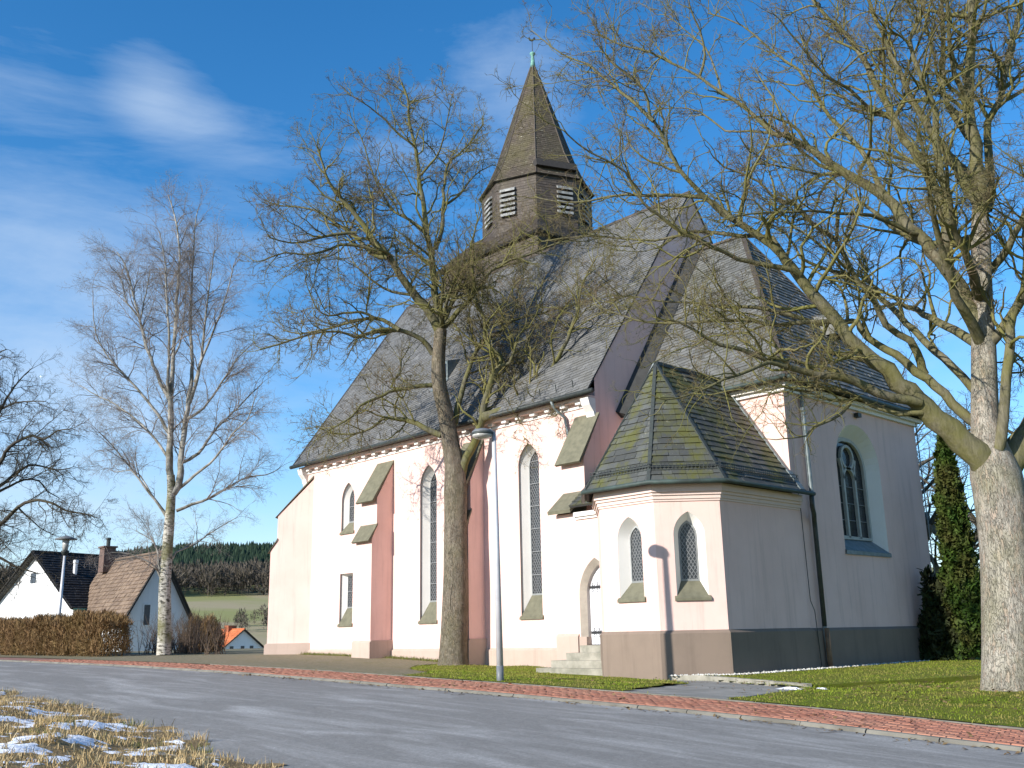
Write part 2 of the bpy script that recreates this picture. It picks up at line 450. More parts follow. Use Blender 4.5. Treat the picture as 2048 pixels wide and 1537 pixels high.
M['twig_dark'] = simple('dark_twig', (0.052, 0.043, 0.033), (0.075, 0.065, 0.040), 0.8, 0.9)
M['twig_birch'] = simple('birch_twig', (0.19, 0.165, 0.148), (0.225, 0.20, 0.18), 1.0, 0.85)
def birch_mat():
    t = NT('birch_bark')
    n = t.noise(5, 7, 0.7, t.pos((1, 1, 3.0)))
    c = t.mix(t.ramp(n, 0.48, 0.58), (0.46, 0.43, 0.37), (0.055, 0.048, 0.038))
    c = t.mix(t.math('MULTIPLY', t.ramp(t.noise(0.9, 5), 0.42, 0.60), 0.8), c, (0.12, 0.115, 0.04))
    t.bump(n, 0.4, 0.02)
    return t.done(c, 0.75, 0, 0.2)
M['birch'] = birch_mat()
M['birch_limb'] = simple('birch_limb', (0.38, 0.36, 0.32), (0.10, 0.092, 0.062), 2.2, 0.8)
def leafmat(name, a, b, c3):
    t = NT(name); c = t.mix(t.rnd(), a, b); c = t.mix(t.ramp(t.noise(1.1, 5), 0.4, 0.65), c, c3)
    return t.done(c, 0.75, 0, 0.2)
M['thuja'] = leafmat('thuja_scales', (0.016, 0.042, 0.005), (0.048, 0.085, 0.010), (0.058, 0.058, 0.014))
M['shrub'] = leafmat('shrub_leaves', (0.012, 0.024, 0.008), (0.028, 0.045, 0.012), (0.03, 0.03, 0.012))
M['hedge'] = leafmat('hedge_twigs', (0.13, 0.074, 0.034), (0.27, 0.165, 0.075), (0.19, 0.125, 0.05))
M['shrub_twig'] = leafmat('shrub_twigs', (0.075, 0.055, 0.042), (0.135, 0.100, 0.080), (0.115, 0.085, 0.060))
M['conifer'] = leafmat('far_conifer', (0.010, 0.024, 0.012), (0.024, 0.044, 0.020), (0.016, 0.032, 0.018))
M['farwood'] = leafmat('far_broadleaf', (0.060, 0.048, 0.038), (0.100, 0.082, 0.064), (0.074, 0.066, 0.050))
M['house_white'] = render_wall('house_render', (0.76, 0.76, 0.76), (0.68, 0.69, 0.70))
def tile_mat(name, a, b):
    t = NT(name); c = t.mix(t.rnd(), a, b); c = t.mix(t.math('MULTIPLY', t.ramp(t.noise(0.8, 6), 0.4, 0.7), 0.4), c, tuple(x * .6 for x in a))
    return t.done(c, 0.75, 0, 0.2)
M['tile_brown'] = tile_mat('brown_tiles', (0.15, 0.105, 0.076), (0.24, 0.175, 0.125))
M['tile_black'] = tile_mat('black_tiles', (0.020, 0.020, 0.022), (0.034, 0.034, 0.036))
M['tile_red'] = tile_mat('red_tiles', (0.46, 0.13, 0.048), (0.58, 0.20, 0.085))
M['chimney_brick'] = simple('chimney_brick', (0.16, 0.105, 0.085), (0.10, 0.07, 0.06), 5, 0.9)
M['pole'] = simple('grey_painted_pole', (0.56, 0.56, 0.57), (0.48, 0.48, 0.50), 4, 0.35, metal=0.1, spec=0.5)
M['lamp_dark'] = simple('lamp_grey', (0.16, 0.17, 0.18), (0.12, 0.13, 0.14), 5, 0.45)
M['lamp_glass'] = simple('lamp_bowl', (0.46, 0.45, 0.42), (0.40, 0.39, 0.36), 5, 0.25, spec=0.5)
M['pebble'] = tile_mat('pebbles', (0.36, 0.33, 0.28), (0.74, 0.73, 0.69))
M['slab'] = simple('concrete_slab', (0.27, 0.26, 0.235), (0.18, 0.175, 0.155), 1.8, 0.9, 0.3, 40)

# ------------------------------------------------------------------ terrain
KX = [-400, -140, -110, -90, -75, -60, -46.8, -32, -24.2, -14.65, -9, -4.9, 0, 6, 20, 60, 400]
KZ = [-9, -8, -3, .55, 1.08, 1.11, 1.05, .92, .79, .55, .37, .15, -.1, -.42, -1, -2, -4]
CX = [-400, -140, -110, -90, -75, -60, -46, -38.8, -32.7, -26.4, -21, -17.5, -15.4, -10, -5, 0, 10, 60, 400]
CZ = [-9, -8, -3, .45, 1.0, 1.1, 1.06, .95, .83, .555, .45, .37, .38, .39, .33, .2, -.2, -2, -4]
SX = [-500, 60, 85, 105, 140, 190, 240, 300, 450, 600, 750, 900, 1100, 3000]
SZ = [-9, .8, -1.0, -3.5, -8, -8, 1.0, 6.0, 20, 35, 56, 66, 68, 64]
def _si(x, X, Z):
    return sum(np.interp(x + d, X, Z) for d in (-1.6, -.8, 0, .8, 1.6)) / 5
def kz(x): return _si(np.asarray(x, float), KX, KZ)
def cz(x): return _si(np.asarray(x, float), CX, CZ)
def gz(x, y):
    x = np.asarray(x, float); y = np.asarray(y, float)
    k, c = kz(x), cz(x)
    t = sstep(15, 21.5, y)
    z = k * (1 - t) + c * t
    z = z - sstep(40, 120, y) * 4.0 - sstep(-4, -80, y) * 2.0
    s = -0.9 * x + 0.436 * y
    w = sstep(66, 105, s)
    far = np.interp(s, SX, SZ)
    cross = 0.436 * x + 0.9 * y
    far = far + np.where(s > 230, 4 * np.sin(cross * 0.006) * sstep(230, 700, s), 0) - 17 * sstep(450, 750, s) * sstep(-25, -120, cross)
    return z * (1 - w) + far * w

def grid_mesh(name, xs, ys, zf, keep=None):
    X, Y = np.meshgrid(xs, ys)
    V = np.stack([X, Y, zf(X, Y)], -1).reshape(-1, 3)
    nx, ny = len(xs), len(ys)
    i = (np.arange(ny - 1)[:, None] * nx + np.arange(nx - 1)[None, :]).ravel()
    F = np.stack([i, i + 1, i + nx + 1, i + nx], 1)
    if keep is not None:
        cx = (X[:-1, :-1] + X[1:, 1:]).ravel() / 2; cy = (Y[:-1, :-1] + Y[1:, 1:]).ravel() / 2
        F = F[keep(cx, cy)]
        used = np.unique(F); re = np.full(len(V), -1); re[used] = np.arange(len(used)); V = V[used]; F = re[F]
    return mesh_np(name, V, F)

def ground_z(x, y):
    z = gz(x, y)
    cor = sstep(-14, -11, y) * sstep(15.2, 14.9, y)
    z = z - 0.25 * cor
    return z - 0.03
gxs = np.concatenate([np.linspace(-2600, -800, 19)[:-1], np.linspace(-800, -120, 60)[:-1], np.arange(-120, -70, 2.0), np.arange(-70, 12, 0.8), np.linspace(12, 700, 20)])
gys = np.concatenate([np.linspace(-700, -20, 18)[:-1], np.arange(-20, 4.8, 1.0), np.arange(4.8, 6.2, .2), np.arange(6.2, 14.4, 1.0), np.arange(14.4, 15.6, .2), np.arange(15.6, 60, 1.0), np.linspace(60, 420, 40)[:-1], np.linspace(420, 2200, 40)])
g = link('ground', grid_mesh('ground', gxs, gys, ground_z), M['ground']); tag(g, 'rolling fields and open ground reaching to the far hill', 'ground', kind='structure')

rxs = np.concatenate([np.arange(-150, -60, 3.0), np.arange(-60, 40, .5)])
def edge_near(x): return np.interp(x, [-40, -30, -23, -16, -11.5, -9.5, -5, 5], [7.0, 6.95, 6.8, 6.5, 5.85, 5.55, 5.1, 4.0]) + 0.12 * np.sin(x * 1.3) + 0.08 * np.sin(x * 3.1 + 1)
def road_mesh():
    V = []; T = np.linspace(0, 1, 9)
    for x in rxs:
        y0 = float(edge_near(x)) - .5
        for t in T:
            y = y0 + (13.06 - y0) * t
            V.append((x, y, float(kz(x)) - .10 + .05 * t + .05 * math.sin(math.pi * t) - (0.02 if t == 0 else 0)))
    n = len(T); i = (np.arange(len(rxs) - 1)[:, None] * n + np.arange(n - 1)[None, :]).ravel()
    return mesh_np('road', V, np.stack([i, i + n, i + n + 1, i + 1], 1))
road = link('road', road_mesh(), M['asphalt']); tag(road, 'grey asphalt road streaked white with dried salt', 'road', kind='structure')

# pavement: bed sheet, individual kerb stones, red pavers
def strip(name, y0, y1, dz, mat, xs=rxs, n=2):
    V = [(x, y0 + (y1 - y0) * j / (n - 1), float(kz(x)) + dz) for x in xs for j in range(n)]
    i = (np.arange(len(xs) - 1)[:, None] * n + np.arange(n - 1)[None, :]).ravel()
    return link(name, mesh_np(name, V, np.stack([i, i + n, i + n + 1, i + 1], 1)), mat)
pav = strip('pavement', 13.2, 14.92, -0.012, M['joint']); tag(pav, 'red brick pavement between road and church lawn', 'pavement', kind='structure')
near = []
def paver_mesh():
    V = []; F = []
    x = -42.0
    yn = 16; w = (14.90 - 13.27) / yn
    row = 0
    xs = np.arange(-42, 4.0, 0.2)
    for j in range(yn):
        off = 0.1 * (j % 2)
        for xx in xs:
            if -8.6 <= xx < -4.85: near.append((xx + off + .1, 13.27 + (j + .5) * w)); continue
            a, b = xx + off + .005, xx + off + .195
            y0, y1 = 13.27 + j * w + .004, 13.27 + (j + 1) * w - .004
            h = random.uniform(-.003, .005)
            za, zb = float(_kq(a)) + h, float(_kq(b)) + h + random.uniform(-.002, .002)
            c = .006; n = len(V)
            V += [(a, y0, za - .02), (b, y0, zb - .02), (b, y1, zb - .02), (a, y1, za - .02), (a + c, y0 + c, za), (b - c, y0 + c, zb), (b - c, y1 - c, zb), (a + c, y1 - c, za)]
            F += [(n + 4, n + 5, n + 6, n + 7), (n, n + 1, n + 5, n + 4), (n + 1, n + 2, n + 6, n + 5), (n + 2, n + 3, n + 7, n + 6), (n + 3, n, n + 4, n + 7)]
    return mesh_np('paver', V, F, False)
_kx = np.linspace(-45, 6, 1200); _kv = kz(_kx)
def _kq(x): return np.interp(x, _kx, _kv)
pv = link('paver_field', paver_mesh(), M['paver'], pav); tag(pv, kind='stuff')
_w = (14.90 - 13.27) / 16
_m = MB(); _a, _b, _c = .095, _w / 2 - .004, .006
_m.add([(-_a, -_b, -.02), (_a, -_b, -.02), (_a, _b, -.02), (-_a, _b, -.02), (-_a + _c, -_b + _c, 0), (_a - _c, -_b + _c, 0), (_a - _c, _b - _c, 0), (-_a + _c, _b - _c, 0)], [(4, 5, 6, 7), (0, 1, 5, 4), (1, 2, 6, 5), (2, 3, 7, 6), (3, 0, 4, 7)])
pm = _m.mesh('paver'); pm.materials.append(M['paver'])
for px_, py_ in near:
    o = bpy.data.objects.new('paver', pm); col.objects.link(o); o.parent = pav
    o.location = (px_, py_, float(_kq(px_)) + random.uniform(-.003, .005)); o.rotation_euler = (random.uniform(-.01, .01), -math.atan(float(_kq(px_ + .1) - _kq(px_ - .1)) / .2) + random.uniform(-.01, .01), random.uniform(-.008, .008))
def kerb_piece():
    m = MB(); L = .985; prof = [(-.0, -.14), (-.0, -.03), (.03, .0), (.13, .0), (.13, -.14)]
    return m.prism([(-L / 2, p[0], p[1]) for p in prof], [(L / 2, p[0], p[1]) for p in prof]).mesh('kerb_stone')
km = kerb_piece(); km.materials.append(M['kerb'])
bm_ = MB(); bm_.prism([(-.5, 0, -.1), (-.5, 0, 0), (-.5, .05, 0), (-.5, .05, -.1)], [(.5, 0, -.1), (.5, 0, 0), (.5, .05, 0), (.5, .05, -.1)])
em = bm_.mesh('edging_stone'); em.materials.append(M['kerb'])
for i in range(66):
    x = -61.5 + i
    for me_, y, dz, nm in ((km, 13.06, .0, 'kerb_stone'), (em, 14.93, .012, 'edging_stone')):
        if nm == 'edging_stone' and x < -30: continue
        o = bpy.data.objects.new(nm, me_); col.objects.link(o); o.parent = pav
        sl = float(kz(x + .5) - kz(x - .5))
        o.location = (x, y + random.uniform(-.006, .006), float(kz(x)) + dz + random.uniform(-.004, .004))
        o.rotation_euler = (0, -math.atan(sl), random.uniform(-.004, .004))

# paved forecourt left of the lawn
def bx(y): return -19.6 - 8.3 * float(sstep(15, 22.5, y)) - 0.5
def fore_mesh():
    V = []; ys = np.linspace(14.97, 40, 60); nx = 90
    for y in ys:
        xr = bx(y) if y < 23.9 else -40.5
        for x in np.linspace(-62, xr, nx): V.append((x, y, float(gz(x, y)) + .004))
    i = (np.arange(len(ys) - 1)[:, None] * nx + np.arange(nx - 1)[None, :]).ravel()
    return mesh_np('forecourt', V, np.stack([i, i + 1, i + nx + 1, i + nx], 1))
fc = link('forecourt', fore_mesh(), M['setts']); tag(fc, 'grass-grown grey sett paving between birch and church', 'paving', kind='structure')

SLAB = [(-13.0, 14.99), (-10.6, 14.99), (-10.9, 17.0), (-11.15, 18.5), (-15.25, 20.9), (-16.4, 20.7), (-14.2, 18.7)]
UP = [(-16.55, 20.95), (-15.3, 21.1), (-11.05, 18.75), (-9.7, 23.7), (-7.5, 34), (-7, 44), (-15.0, 44), (-15.0, 25.6), (-15.0, 21.9)]
def inpoly(x, y, P):
    x = np.asarray(x); y = np.asarray(y); c = np.zeros(x.shape, bool); j = len(P) - 1
    for i in range(len(P)):
        xi, yi = P[i]; xj, yj = P[j]
        c ^= ((yi > y) != (yj > y)) & (x < (xj - xi) * (y - yi) / (yj - yi + 1e-12) + xi)
        j = i
    return c
_by = np.linspace(14, 45, 200); _bxv = np.array([bx(y) for y in _by])
def lawn_ok(x, y):
    return (x > np.interp(y, _by, _bxv) + .02) & ~inpoly(x, y, SLAB)
lxs = np.arange(-29, 14, .25); lys = np.concatenate([[14.98], np.arange(15.2, 34, .25), np.arange(34, 60, 1.0)])
def lz(x, y): return gz(x, y) + .02 + .035 * np.sin(x * 1.7 + np.sin(y * 1.3)) * np.sin(y * 1.9) * sstep(15.2, 16.4, y)
ln = link('lawn', grid_mesh('lawn', lxs, lys, lz, lawn_ok), M['lawn']); tag(ln, 'green winter lawn between pavement and church', 'lawn', kind='structure')
sl = MB(); sl.prism([(x, y, float(gz(x, y)) - .1) for x, y in SLAB], [(x, y, float(gz(x, y)) + .012) for x, y in SLAB])
so = sl.build('concrete_path', M['slab']); tag(so, 'wet grey concrete path by the sacristy', 'path', kind='structure')
up = MB(); up.prism([(x, y, .1) for x, y in UP], [(x, y, .49 + .002 * (y - 21)) for x, y in UP])
uo = up.build('upper_lawn', M['lawn']); tag(uo, 'raised strip of lawn along the choir wall', 'lawn', kind='structure')
ret = empty('retaining_edge', (-13, 20, .38)); tag(ret, 'low row of mossy concrete edging stones below the choir lawn', 'edging')
_rp = [(-16.7, 20.93), (-15.35, 21.05), (-13.9, 20.28), (-12.5, 19.5), (-11.1, 18.72)]
for a, b in zip(_rp[:-1], _rp[1:]):
    d = np.array(b) - np.array(a); nn = np.array([d[1], -d[0]]) / np.hypot(*d); e = d / np.hypot(*d) * .012
    a0, b0 = np.array(a) + e, np.array(b) - e
    P = [a0, b0, b0 + nn * .11, a0 + nn * .11]
    MB().prism([(p[0], p[1], .15) for p in P], [(p[0], p[1], .515 + random.uniform(-.01, .01)) for p in P]).build('edging_stone', M['step_stone'], ret)

# verge with dry grass and snow
def vz(x, y): return gz(x, y) - .10 + .26 * sstep(-.1, 2.6, edge_near(x) - y) + .05 * sstep(.0, .6, edge_near(x) - y) * np.sin(x * 2.1 + y) * np.sin(y * 2.7 + .5) + .03 * np.sin(x * 5.3) * np.sin(y * 4.9 + 1)
vxs = np.arange(-60, 12, .25); vys = np.arange(-12, 7.4, .2)
vg = link('verge', grid_mesh('verge', vxs, vys, vz, lambda x, y: y < edge_near(x) + .06), M['verge_soil']); tag(vg, 'rough grass verge on the near side of the road', 'verge', kind='structure')
def vnoise(x, y, s=1.0):
    return (np.sin(x * 1.9 * s + 1.3 * np.sin(y * 1.7 * s)) + np.sin(y * 2.9 * s + 1.1 * np.sin(x * 2.3 * s + 1)) + .7 * np.sin(x * 5.1 * s + y * 4.3 * s) + .5 * np.sin(x * 8.7 * s - y * 7.9 * s + 2)) / 3.2
def snow_v(x, y): return .62 * vnoise(x * .8 + .3 * np.sin(y * 3), y * 1.2, 1.7) + .48 * vnoise(y * 1.1 + 3, x * .9, 3.9) + .25 * vnoise(x + 7, y + 2, 8.5)
def snow_keep(x, y): return (snow_v(x, y) > -.12) & (y < edge_near(x) - .3)
sxs = np.arange(-24, 1.5, .055); sys_ = np.arange(0.6, 6.7, .055)
def snow_z(x, y):
    v = snow_v(x, y)
    return vz(x, y) - .006 + .045 * np.clip(v - .02, -.3, .30) + .010 * vnoise(x, y, 14.0)
sn = link('snow', grid_mesh('snow', sxs, sys_, snow_z, snow_keep), M['snow'])
tag(sn, 'thin patches of old snow lying in the verge grass', 'snow', kind='stuff')

def blades(n, xy, zf, hmin, hmax, wid, lean, name, mat, seed, label, cat, mask=None):
    r = np.random.default_rng(seed)
    x, y = xy(r, n)
    if mask is not None:
        k = mask(x, y); x, y = x[k], y[k]
    n = len(x)
    h = r.uniform(hmin, hmax, n) * (0.6 + .8 * r.random(n) ** 2); a = r.uniform(0, 2 * np.pi, n); la = r.uniform(0, 2 * np.pi, n); ll = r.uniform(.1, 1, n) * lean
    z = zf(x, y) - .01
    dx, dy = np.cos(a) * wid / 2, np.sin(a) * wid / 2
    ox, oy = np.cos(la) * ll * h, np.sin(la) * ll * h
    V = np.empty((n, 5, 3))
    V[:, 0] = np.stack([x - dx, y - dy, z], 1); V[:, 1] = np.stack([x + dx, y + dy, z], 1)
    V[:, 2] = np.stack([x + ox * .4 + dx * .7, y + oy * .4 + dy * .7, z + h * .6], 1)
    V[:, 3] = np.stack([x + ox * .4 - dx * .7, y + oy * .4 - dy * .7, z + h * .6], 1)
    V[:, 4] = np.stack([x + ox, y + oy, z + h * (1 - .35 * np.minimum(1, ll))], 1)
    i = np.arange(n)[:, None] * 5
    F = np.concatenate([i + np.array([[0, 1, 2]]), i + np.array([[0, 2, 3]]), i + np.array([[3, 2, 4]])], 0)
    o = link(name, mesh_np(name, V, F, False), mat); tag(o, label, cat, kind='stuff'); return o
def uni(x0, x1, y0, y1): return lambda r, n: (r.uniform(x0, x1, n), r.uniform(y0, y1, n))
def notchurch(x, y):
    return lawn_ok(x, y) & ~((y > 23.9) & (x < -21)) & ~inpoly(x, y, [(-22.3, 22.0), (-18.6, 20.6), (-16.6, 20.6), (-15.0, 22), (-15.0, 36), (-22.3, 36)]) & ~inpoly(x, y, UP)
blades(60000, uni(-28.5, -2.5, 14.98, 25.5), lz, .03, .06, .015, .8, 'grass', M['grass'], 1, 'short green lawn grass along the pavement', 'grass', notchurch)
blades(20000, uni(-16.6, -7.0, 18.6, 34), lambda x, y: .49 + .002 * (y - 21), .03, .06, .012, .6, 'grass', M['grass'], 2, 'short green grass on the raised choir lawn', 'grass', lambda x, y: inpoly(x, y, UP))
def tuft(r, n):
    # clustered tufts
    m_ = n // 28
    cx, cy = r.uniform(-26, 1.5, m_), r.uniform(.3, 7.0, m_)
    i = r.integers(0, m_, n); return cx[i] + r.normal(0, .07, n), cy[i] + r.normal(0, .07, n)
blades(62000, tuft, vz, .04, .17, .009, 1.3, 'dry_grass', M['dry_grass'], 3, 'straw-coloured dry grass tufts on the snowy verge', 'dry grass', lambda x, y: (y < edge_near(x) + .05) & (snow_v(x, y) < 0.12))
blades(32000, uni(-26, 1.5, .3, 7.0), vz, .03, .10, .009, 1.6, 'dry_grass', M['dry_grass'], 4, 'matted low dead grass covering the verge', 'dry grass', lambda x, y: (y < edge_near(x) + .02) & (snow_v(x, y) < 0.12))
blades(16000, tuft, vz, .04, .14, .008, .9, 'verge_grass', M['verge_green'], 5, 'greenish grass blades among the dry verge tufts', 'grass', lambda x, y: (y < edge_near(x) + .03) & (vnoise(x + 2, y + 1, .9) > 0.1))
blades(5000, lambda r, n: (r.uniform(-39, -28, n), 23.9 - np.abs(r.normal(0, .18, n))), gz, .04, .16, .012, .7, 'weed_grass', M['verge_green'], 6, 'weedy grass at the foot of the nave wall', 'grass')
def pebble_mesh():
    r = np.random.default_rng(5); V = []; F = []
    ico = np.array([(0, 0, 1), (1, 0, 0), (0, 1, 0), (-1, 0, 0), (0, -1, 0), (0, 0, -1)], float)
    fi = [(0, 1, 2), (0, 2, 3), (0, 3, 4), (0, 4, 1), (5, 2, 1), (5, 3, 2), (5, 4, 3), (5, 1, 4)]
    segs = [((-16.4, 20.85), (-15.2, 22.0)), ((-15.2, 22.0), (-15.2, 25.8)), ((-15.2, 25.8), (-15.2, 34.4))]
    for a, b in segs:
        a, b = np.array(a), np.array(b); d = b - a; L = np.hypot(*d); nn = np.array([d[1], -d[0]]) / L
        for _ in range(int(L * 60)):
            t = r.random(); o = r.uniform(.0, .26); p = a + d * t + nn * o
            s = r.uniform(.02, .05); v = ico * (s * r.uniform(.7, 1.3, (6, 1))) * np.array([1.2, 1, .7]) + np.array([p[0], p[1], .50 + s * .3])
            k = len(V); V += list(v); F += [tuple(k + q for q in f) for f in fi]
    return mesh_np('gravel', V, F, True)
pb = link('gravel', pebble_mesh(), M['pebble']); tag(pb, 'white pebble strip along the choir plinth', 'gravel', kind='stuff')

# ------------------------------------------------------------------ church
church = empty('church', (-28, 24, .55))
tag(church, 'pale pink rendered Gothic church with grey slate roofs and dark spire', 'church')

class Frame:
    def __init__(s, o, u, n):
        s.o = np.array(o, float); s.u = np.array(u, float) / np.linalg.norm(u); s.n = np.array(n, float) / np.linalg.norm(n)
    def p(s, u, z, d=0.0): return tuple(s.o + s.u * u - s.n * d + np.array([0, 0, z]))

def lancet(u0, u1, z0, zs, za, n=9, inset=0.0, zin=None):
    """outline of a pointed opening, counter-clockwise from bottom left"""
    u0, u1 = u0 + inset, u1 - inset; za = za - inset * 1.3; z0 = z0 if zin is None else zin
    w = u1 - u0; rise = max(za - zs, w * .02); R = (w * w / 4 + rise * rise) / w
    pts = [(u0, z0), (u1, z0)]
    am = math.asin(min(1, rise / R)) if rise <= R else math.pi - math.asin(min(1, R / rise))
    am = math.atan2(rise, R - w / 2)
    for i in range(n + 1):
        a = am * i / n; pts.append((u1 - R + R * math.cos(a), zs + R * math.sin(a)))
    for i in range(n - 1, -1, -1):
        a = am * i / n; pts.append((u0 + R - R * math.cos(a), zs + R * math.sin(a)))
    return pts

def wall_mesh(name, fr, outer, holes, mat, parent):
    polys = [outer] + holes
    vs = [Vector((u, z, 0)) for P in polys for u, z in P]
    tris = tessellate_polygon([[Vector((u, z, 0)) for u, z in P] for P in polys])
    m = MB(); m.add([fr.p(v.x, v.y) for v in vs], [tuple(t) for t in tris])
    me = bpy.data.meshes.new(name); me.from_pydata(m.v, [], m.f); me.update()
    o = link(name, me, mat, parent)
    # consistent outward normals
    bm = bmesh.new(); bm.from_mesh(me); nrm = Vector(fr.n)
    for f in bm.faces:
        if f.normal.dot(nrm) < 0: f.normal_flip()
    bm.to_mesh(me); bm.free()
    return o

def ring(m, fr, A, dA, B, dB, skip_bottom=True):
    n = len(A); b = len(m.v)
    m.v += [fr.p(u, z, dA) for u, z in A] + [fr.p(u, z, dB) for u, z in B]
    for i in range(n):
        if skip_bottom and i == 0: continue
        j = (i + 1) % n
        m.f.append((b + i, b + j, b + n + j, b + n + i))

def clip_line(p, d, poly):
    """parameter interval of the line p+t*d inside a convex polygon"""
    t0, t1 = -1e9, 1e9; n = len(poly)
    for i in range(n):
        a = np.array(poly[i]); b = np.array(poly[(i + 1) % n]); e = b - a
        if np.hypot(*e) < 1e-6: continue
        nn = np.array([-e[1], e[0]]); den = nn @ d; num = nn @ (a - p)
        if abs(den) < 1e-9:
            if nn @ (p - a) < 0: return None
            continue
        t = num / den
        if den > 0: t0 = max(t0, t)
        else: t1 = min(t1, t)
    return (t0, t1) if t1 - t0 > .02 else None

def clip_box(poly, ua, ub, za, zb):
    for ax, lim, sg in ((0, ua, 1), (0, ub, -1), (1, za, 1), (1, zb, -1)):
        out = []
        for i in range(len(poly)):
            p, q = poly[i - 1], poly[i]; dp, dq = (p[ax] - lim) * sg, (q[ax] - lim) * sg
            if (dp >= 0) != (dq >= 0):
                t = dp / (dp - dq); out.append((p[0] + (q[0] - p[0]) * t, p[1] + (q[1] - p[1]) * t))
            if dq >= 0: out.append(q)
        poly = out
        if len(poly) < 3: return []
    return poly
def pane(fr, poly, depth, parent):
    if len(poly) < 3: return
    a, b = random.uniform(-.012, .012), random.uniform(-.012, .012); cu_ = sum(p[0] for p in poly) / len(poly); cz_ = sum(p[1] for p in poly) / len(poly)
    MB().poly([fr.p(u, z, depth + .004 + (u - cu_) * a + (z - cz_) * b) for u, z in poly]).build('pane', M['glass'], parent)

def window(fr, u0, u1, z0, zs, za, parent, step=.10, depth=.45, splay=.19, sill_rise=.75, frame_w=.06, arched=True,
           lattice=.115, bars=True, name='window', frame_mat='grey_frame', reveal_mat='trim', sill_mat='stone_cap', sill_over=.05):
    if arched:
        O0 = lancet(u0, u1, z0, zs, za); O1 = lancet(u0, u1, z0, zs, za, inset=splay, zin=z0 + sill_rise); O2 = lancet(u0, u1, z0, zs, za, inset=splay + frame_w, zin=z0 + sill_rise + frame_w)
    else:
        q = lambda i, zb: [(u0 + i, zb), (u1 - i, zb), (u1 - i, za - i * .6), (u0 + i, za - i * .6)]
        O0, O1, O2 = q(0, z0), q(splay, z0 + sill_rise), q(splay + frame_w, z0 + sill_rise + frame_w)
    w = MB(); ring(w, fr, O0, 0, O0, step); 
    root = w.build(name, M['reveal_shaded'], parent)
    m = MB(); ring(m, fr, O0, step, O1, depth); m.build('reveal', M[reveal_mat], root)
    m = MB(); ring(m, fr, O1, depth, O2, depth - .025, False); ring(m, fr, O2, depth - .025, O2, depth + .02, False); m.build('frame', M[frame_mat], root)
    cuts = [-99.]
    if bars:
        z = z0 + sill_rise + .7
        while z < za - .4: cuts.append(z); z += .8
    cuts.append(99.)
    for c0_, c1_ in zip(cuts[:-1], cuts[1:]): pane(fr, clip_box(O2, -999, 999, c0_, c1_), depth + .015, root)
    # sloping sill slab
    m = MB(); so = sill_over; a0, a1 = u0 - so, u1 + so
    m.add([fr.p(a0, z0 - .07, -.06), fr.p(a1, z0 - .07, -.06), fr.p(a1, z0 + .0, -.06), fr.p(a0, z0 + .0, -.06),
           fr.p(u1 - .002, z0 + .06, .002), fr.p(u0 + .002, z0 + .06, .002), fr.p(u1 - splay, z0 + sill_rise, depth - .005), fr.p(u0 + splay, z0 + sill_rise, depth - .005),
           fr.p(a1, z0 + .06, .0), fr.p(a0, z0 + .06, .0), fr.p(a0, z0 - .07, .0), fr.p(a1, z0 - .07, .0)],
          [(0, 1, 2, 3), (3, 2, 8, 9), (5, 4, 6, 7), (0, 3, 9, 10), (2, 1, 11, 8), (1, 0, 10, 11)])
    m.build('sill', M[sill_mat], root)
    if lattice:
        m = MB(); P = O2; zc = z0 + sill_rise; H = za - zc; W = u1 - u0; k = int((W + H) / lattice / .8) + 3
        for sgn in (1, -1):
            d = np.array([math.cos(math.radians(58)), sgn * math.sin(math.radians(58))])
            for i in range(-k, k):
                c = clip_line(np.array([(u0 + u1) / 2 + i * lattice, zc + H / 2]), d, P)
                if c:
                    a = np.array([(u0 + u1) / 2 + i * lattice, zc + H / 2]) + d * c[0]; b = np.array([(u0 + u1) / 2 + i * lattice, zc + H / 2]) + d * c[1]
                    m.bar(fr.p(a[0], a[1], depth + .012), fr.p(b[0], b[1], depth + .012), .016, .01, fr.n)
        if m.v: m.build('leading', M['lead'], root)
    if bars:
        z = z0 + sill_rise + .7
        while z < za - .4:
            c = clip_line(np.array([(u0 + u1) / 2, z]), np.array([1., 0.]), O2)
            if c: MB().bar(fr.p((u0 + u1) / 2 + c[0], z, depth - .01), fr.p((u0 + u1) / 2 + c[1], z, depth - .01), .03, .03, fr.n).build('saddle_bar', M['lead'], root)
            z += .8
    return O0

